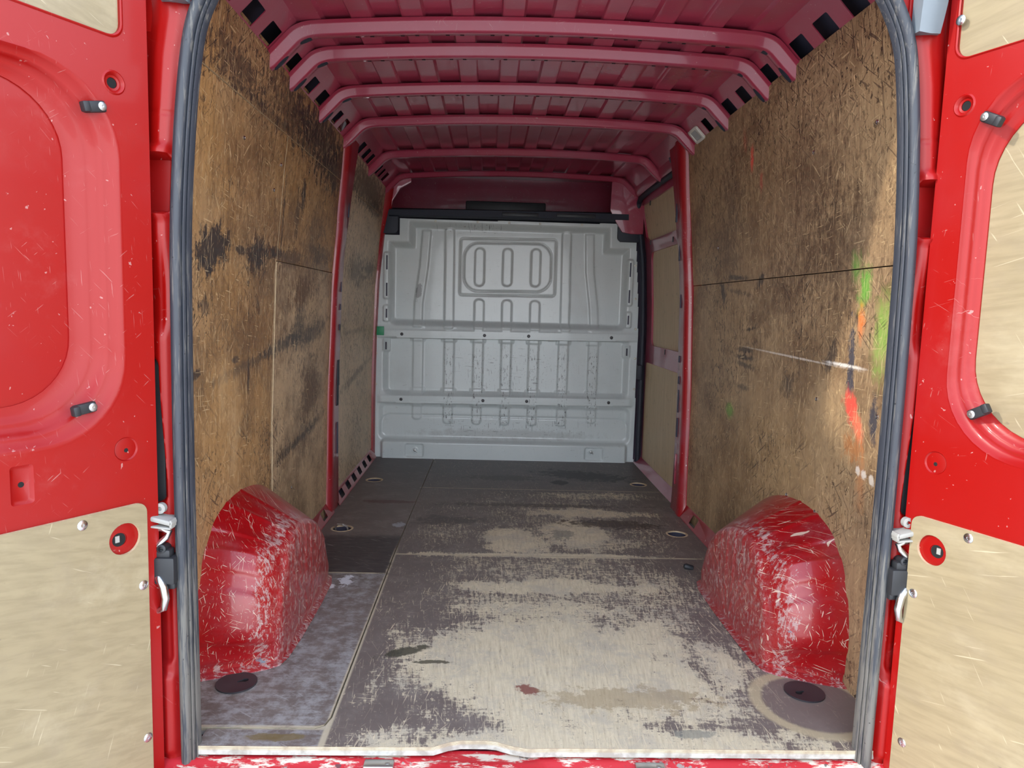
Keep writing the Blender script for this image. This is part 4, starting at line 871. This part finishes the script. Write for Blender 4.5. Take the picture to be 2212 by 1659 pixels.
# ------------------------------------------------------------------ rear doors
def lerp(a, b_, t): return [(p[0]*(1-t)+q[0]*t, p[1]*(1-t)+q[1]*t) for p, q in zip(a, b_)]
def rear_door(name, side, ang, label, pane, F):
    a = math.radians(ang); P0 = (side*(.93-.08*math.cos(a)), -.08*math.sin(a)); S = (side*math.sin(a), -math.cos(a)); N = (-side*math.cos(a), -math.sin(a))
    D = lambda u, v, w: (P0[0]+S[0]*u+N[0]*w, P0[1]+S[1]*u+N[1]*w, v)
    nv = (N[0], N[1], 0)
    root = empty(name, (P0[0]+S[0]*.38, P0[1]+S[1]*.38, -.3), label, 'door', kind='structure')
    o, i_ = F['o'], F['i']
    lo, li = rrect(o[0], .70, o[1], o[2], (.05, .05, o[3], o[3]), 10), rrect(i_[0], .64, i_[1], i_[2], (.05, .05, i_[3], i_[3]), 10)
    uply = F['uply']
    holes = [lo, uply]+[circ(u, v, .021, 24) for u, v in F['upholes']]+[circ(F['dim'][0], F['dim'][1], .026, 24)]
    if 'rect' in F: holes.append(rrect(*F['rect'], .006, 3))
    plate('inner_skin', [rrect(-.02, .76, -.32, 1.84, .012, 3)]+holes, .002, D, 'red', root)
    # pressed channel round the window
    b = MB(); prof = [(0, 0), (.06, .0005), (.14, -.004), (.22, -.010), (.32, -.012), (.37, -.0135), (.42, -.020), (.50, -.027), (.60, -.029), (.66, -.030), (.72, -.034), (.9, -.038), (1.0, -.039), (1.0, -.05)]
    b.loft([[D(p[0], p[1], w) for p in lerp(lo, li, t)] for t, w in prof]); b.obj('window_channel', 'red', root, 50)
    pp = rrect(i_[0]-.005, .65, i_[1]-.005, i_[2]+.005, (.05, .05, i_[3], i_[3]), 10)
    wp = plate('window_panel', [pp], .006, lambda u, v, w: D(u, v, w-.0425), pane, root)
    # upper infill
    cx = sum(p[0] for p in uply)/len(uply); cz = sum(p[1] for p in uply)/len(uply)
    grow = [(cx+(p[0]-cx)*1.03, cz+(p[1]-cz)*1.06) for p in uply]
    plate('upper_infill', [grow], .006, lambda u, v, w: D(u, v, w-.006), 'plydoor', root)
    b = MB(); b.loft([[D(p[0], p[1], w) for p in lp] for lp, w in (([(cx+(p[0]-cx)*1.05, cz+(p[1]-cz)*1.09) for p in uply], .0004), ([(cx+(p[0]-cx)*1.02, cz+(p[1]-cz)*1.04) for p in uply], .003), (uply, .001), (uply, -.006))]); b.obj('infill_rim', 'red', root)
    # lower plywood
    hu, hz = F['hole']
    lp = plate('lower_plywood', [rrect(F['ply'][0], .70, -.22, F['ply'][1], (.02, .02, .022, .02), 6), circ(hu, hz, .034, 28)], .007, lambda u, v, w: D(u, v, w+.0075), 'plydoor', root, 'rim')
    b = MB(); b.lathe(D(hu+.006, hz, .0008), nv, [(.034, 0), (.030, .0012), (.0135, .0012), (.013, -.004)], 24); b.f = [f for f in b.f if len(f) == 4]; hr = b.obj('hole_skin', 'red', root)
    b = MB(); b.lathe(D(hu+.010, hz, .0012), nv, [(.0145, 0), (.0145, .0012), (.0003, .0013)], 20); b.obj('dark_hole', 'void', hr)
    b = MB(); b.box(D(hu+.014, hz+.002, .003), (.009, .0015, .014), ax=((S[0], S[1], 0), nv, (0, 0, 1))); b.obj('bare_metal', 'greypl', hr)
    for (u, v) in F['screws']: screw(D(u, v, .0075), nv, root, .0105, 'chrome')
    for u, v in F['upholes']:
        b = MB(); b.lathe(D(u, v, 0), nv, [(.024, .0), (.021, .0025), (.018, .001), (.015, -.005), (.0105, -.006), (.010, -.014), (.0003, -.014)], 24); h = b.obj('plug_hole', 'red', root)
        b = MB(); b.lathe(D(u, v, -.0072), nv, [(.0098, 0), (.0003, .0003)], 20); b.obj('dark_hole', 'void', h)
    u, v = F['dim']; b = MB(); b.lathe(D(u, v, 0), nv, [(.0262, 0), (.0255, -.0015), (.023, -.0035), (.021, -.003), (.0055, -.0025), (.0003, -.0025)], 28); h = b.obj('round_dimple', 'red', root)
    b = MB(); b.lathe(D(u-.001, v-.003, -.0024), nv, [(.0046, 0), (.0003, .0003)], 14); b.obj('dark_hole', 'void', h)
    if 'rect' in F:
        x0, x1, z0, z1 = F['rect']; b = MB(); l0 = rrect(x0, x1, z0, z1, .006, 3); l1 = rrect(x0+.006, x1-.006, z0+.006, z1-.006, .004, 3)
        b.loft([[D(p[0], p[1], 0) for p in l0], [D(p[0], p[1], -.005) for p in l1]], cap1=True); h = b.obj('square_dimple', 'red', root)
        b = MB(); b.lathe(D((x0+x1)/2, (z0+z1)/2+.0, -.0048), nv, [(.0055, 0), (.0003, .0003)], 14); b.obj('dark_hole', 'void', h)
    for (u, v, rot, wd) in F['clips']:
        ca, sa = math.cos(rot), math.sin(rot); ax = ((S[0]*ca, S[1]*ca, sa), nv, (-S[0]*sa, -S[1]*sa, ca))
        cu_, cv_ = u+.012*ca, v+.012*sa
        b = MB(); b.box(D(cu_, cv_, wd+.004), (.046, .012, .022), ax=ax, bev=.004); b.box(D(cu_+.02*ca, cv_+.02*sa, wd+.010), (.014, .016, .020), ax=ax, bev=.003); k = b.obj('rubber_clip', 'black', root)
        screw(D(u-.002*ca, v-.002*sa, wd+.0105), nv, k, .0085, 'steel', 'rivet')
    # outer skin and edges
    b = MB(); b.loft([[D(p[0], p[1], w) for p in rrect(-.02, .76, -.32, 1.84, .012, 3)] for w in (-.002, -.052)], cap1=True); b.obj('outer_shell', 'red', root)
    return root
UPL = lambda s0, z0, r, sl_: [(.66, z0+sl_*.6), (.66, 1.80), (s0, 1.80)]+[(s0+r-r*math.cos(t), z0+r-r*math.sin(t)+sl_*(r-r*math.cos(t))) for t in np.linspace(0, math.pi/2, 7)]
rear_door('door_1', -1, 32, 'open left rear door in red paint with a red window blank', 'red', dict(
    o=(.043, .742, 1.485, .17), i=(.136, .828, 1.435, .13), uply=UPL(.037, 1.556, .028, .02), upholes=[(.053, 1.466)], dim=(.049, .721), rect=(.231, .272, .647, .722),
    ply=(.011, .600), hole=(.062, .530), screws=[(.149, .582), (.024, .416), (.023, .062)], clips=[(.083, 1.412, -.25, -.004), (.120, .818, -.15, -.006)]))
rear_door('door_2', 1, 22, 'open right rear door in red paint with a plywood window blank', 'plydoor', dict(
    o=(.046, .752, 1.548, .17), i=(.080, .80, 1.488, .16), uply=UPL(.003, 1.596, .03, .0), upholes=[(.030, 1.496)], dim=(.040, .726),
    ply=(.002, .600), hole=(.055, .531), screws=[(.134, .584), (.022, .419), (.028, .060), (.010, 1.674)], clips=[(.082, 1.460, -.5, -.004), (.108, .846, .5, -.014)]))
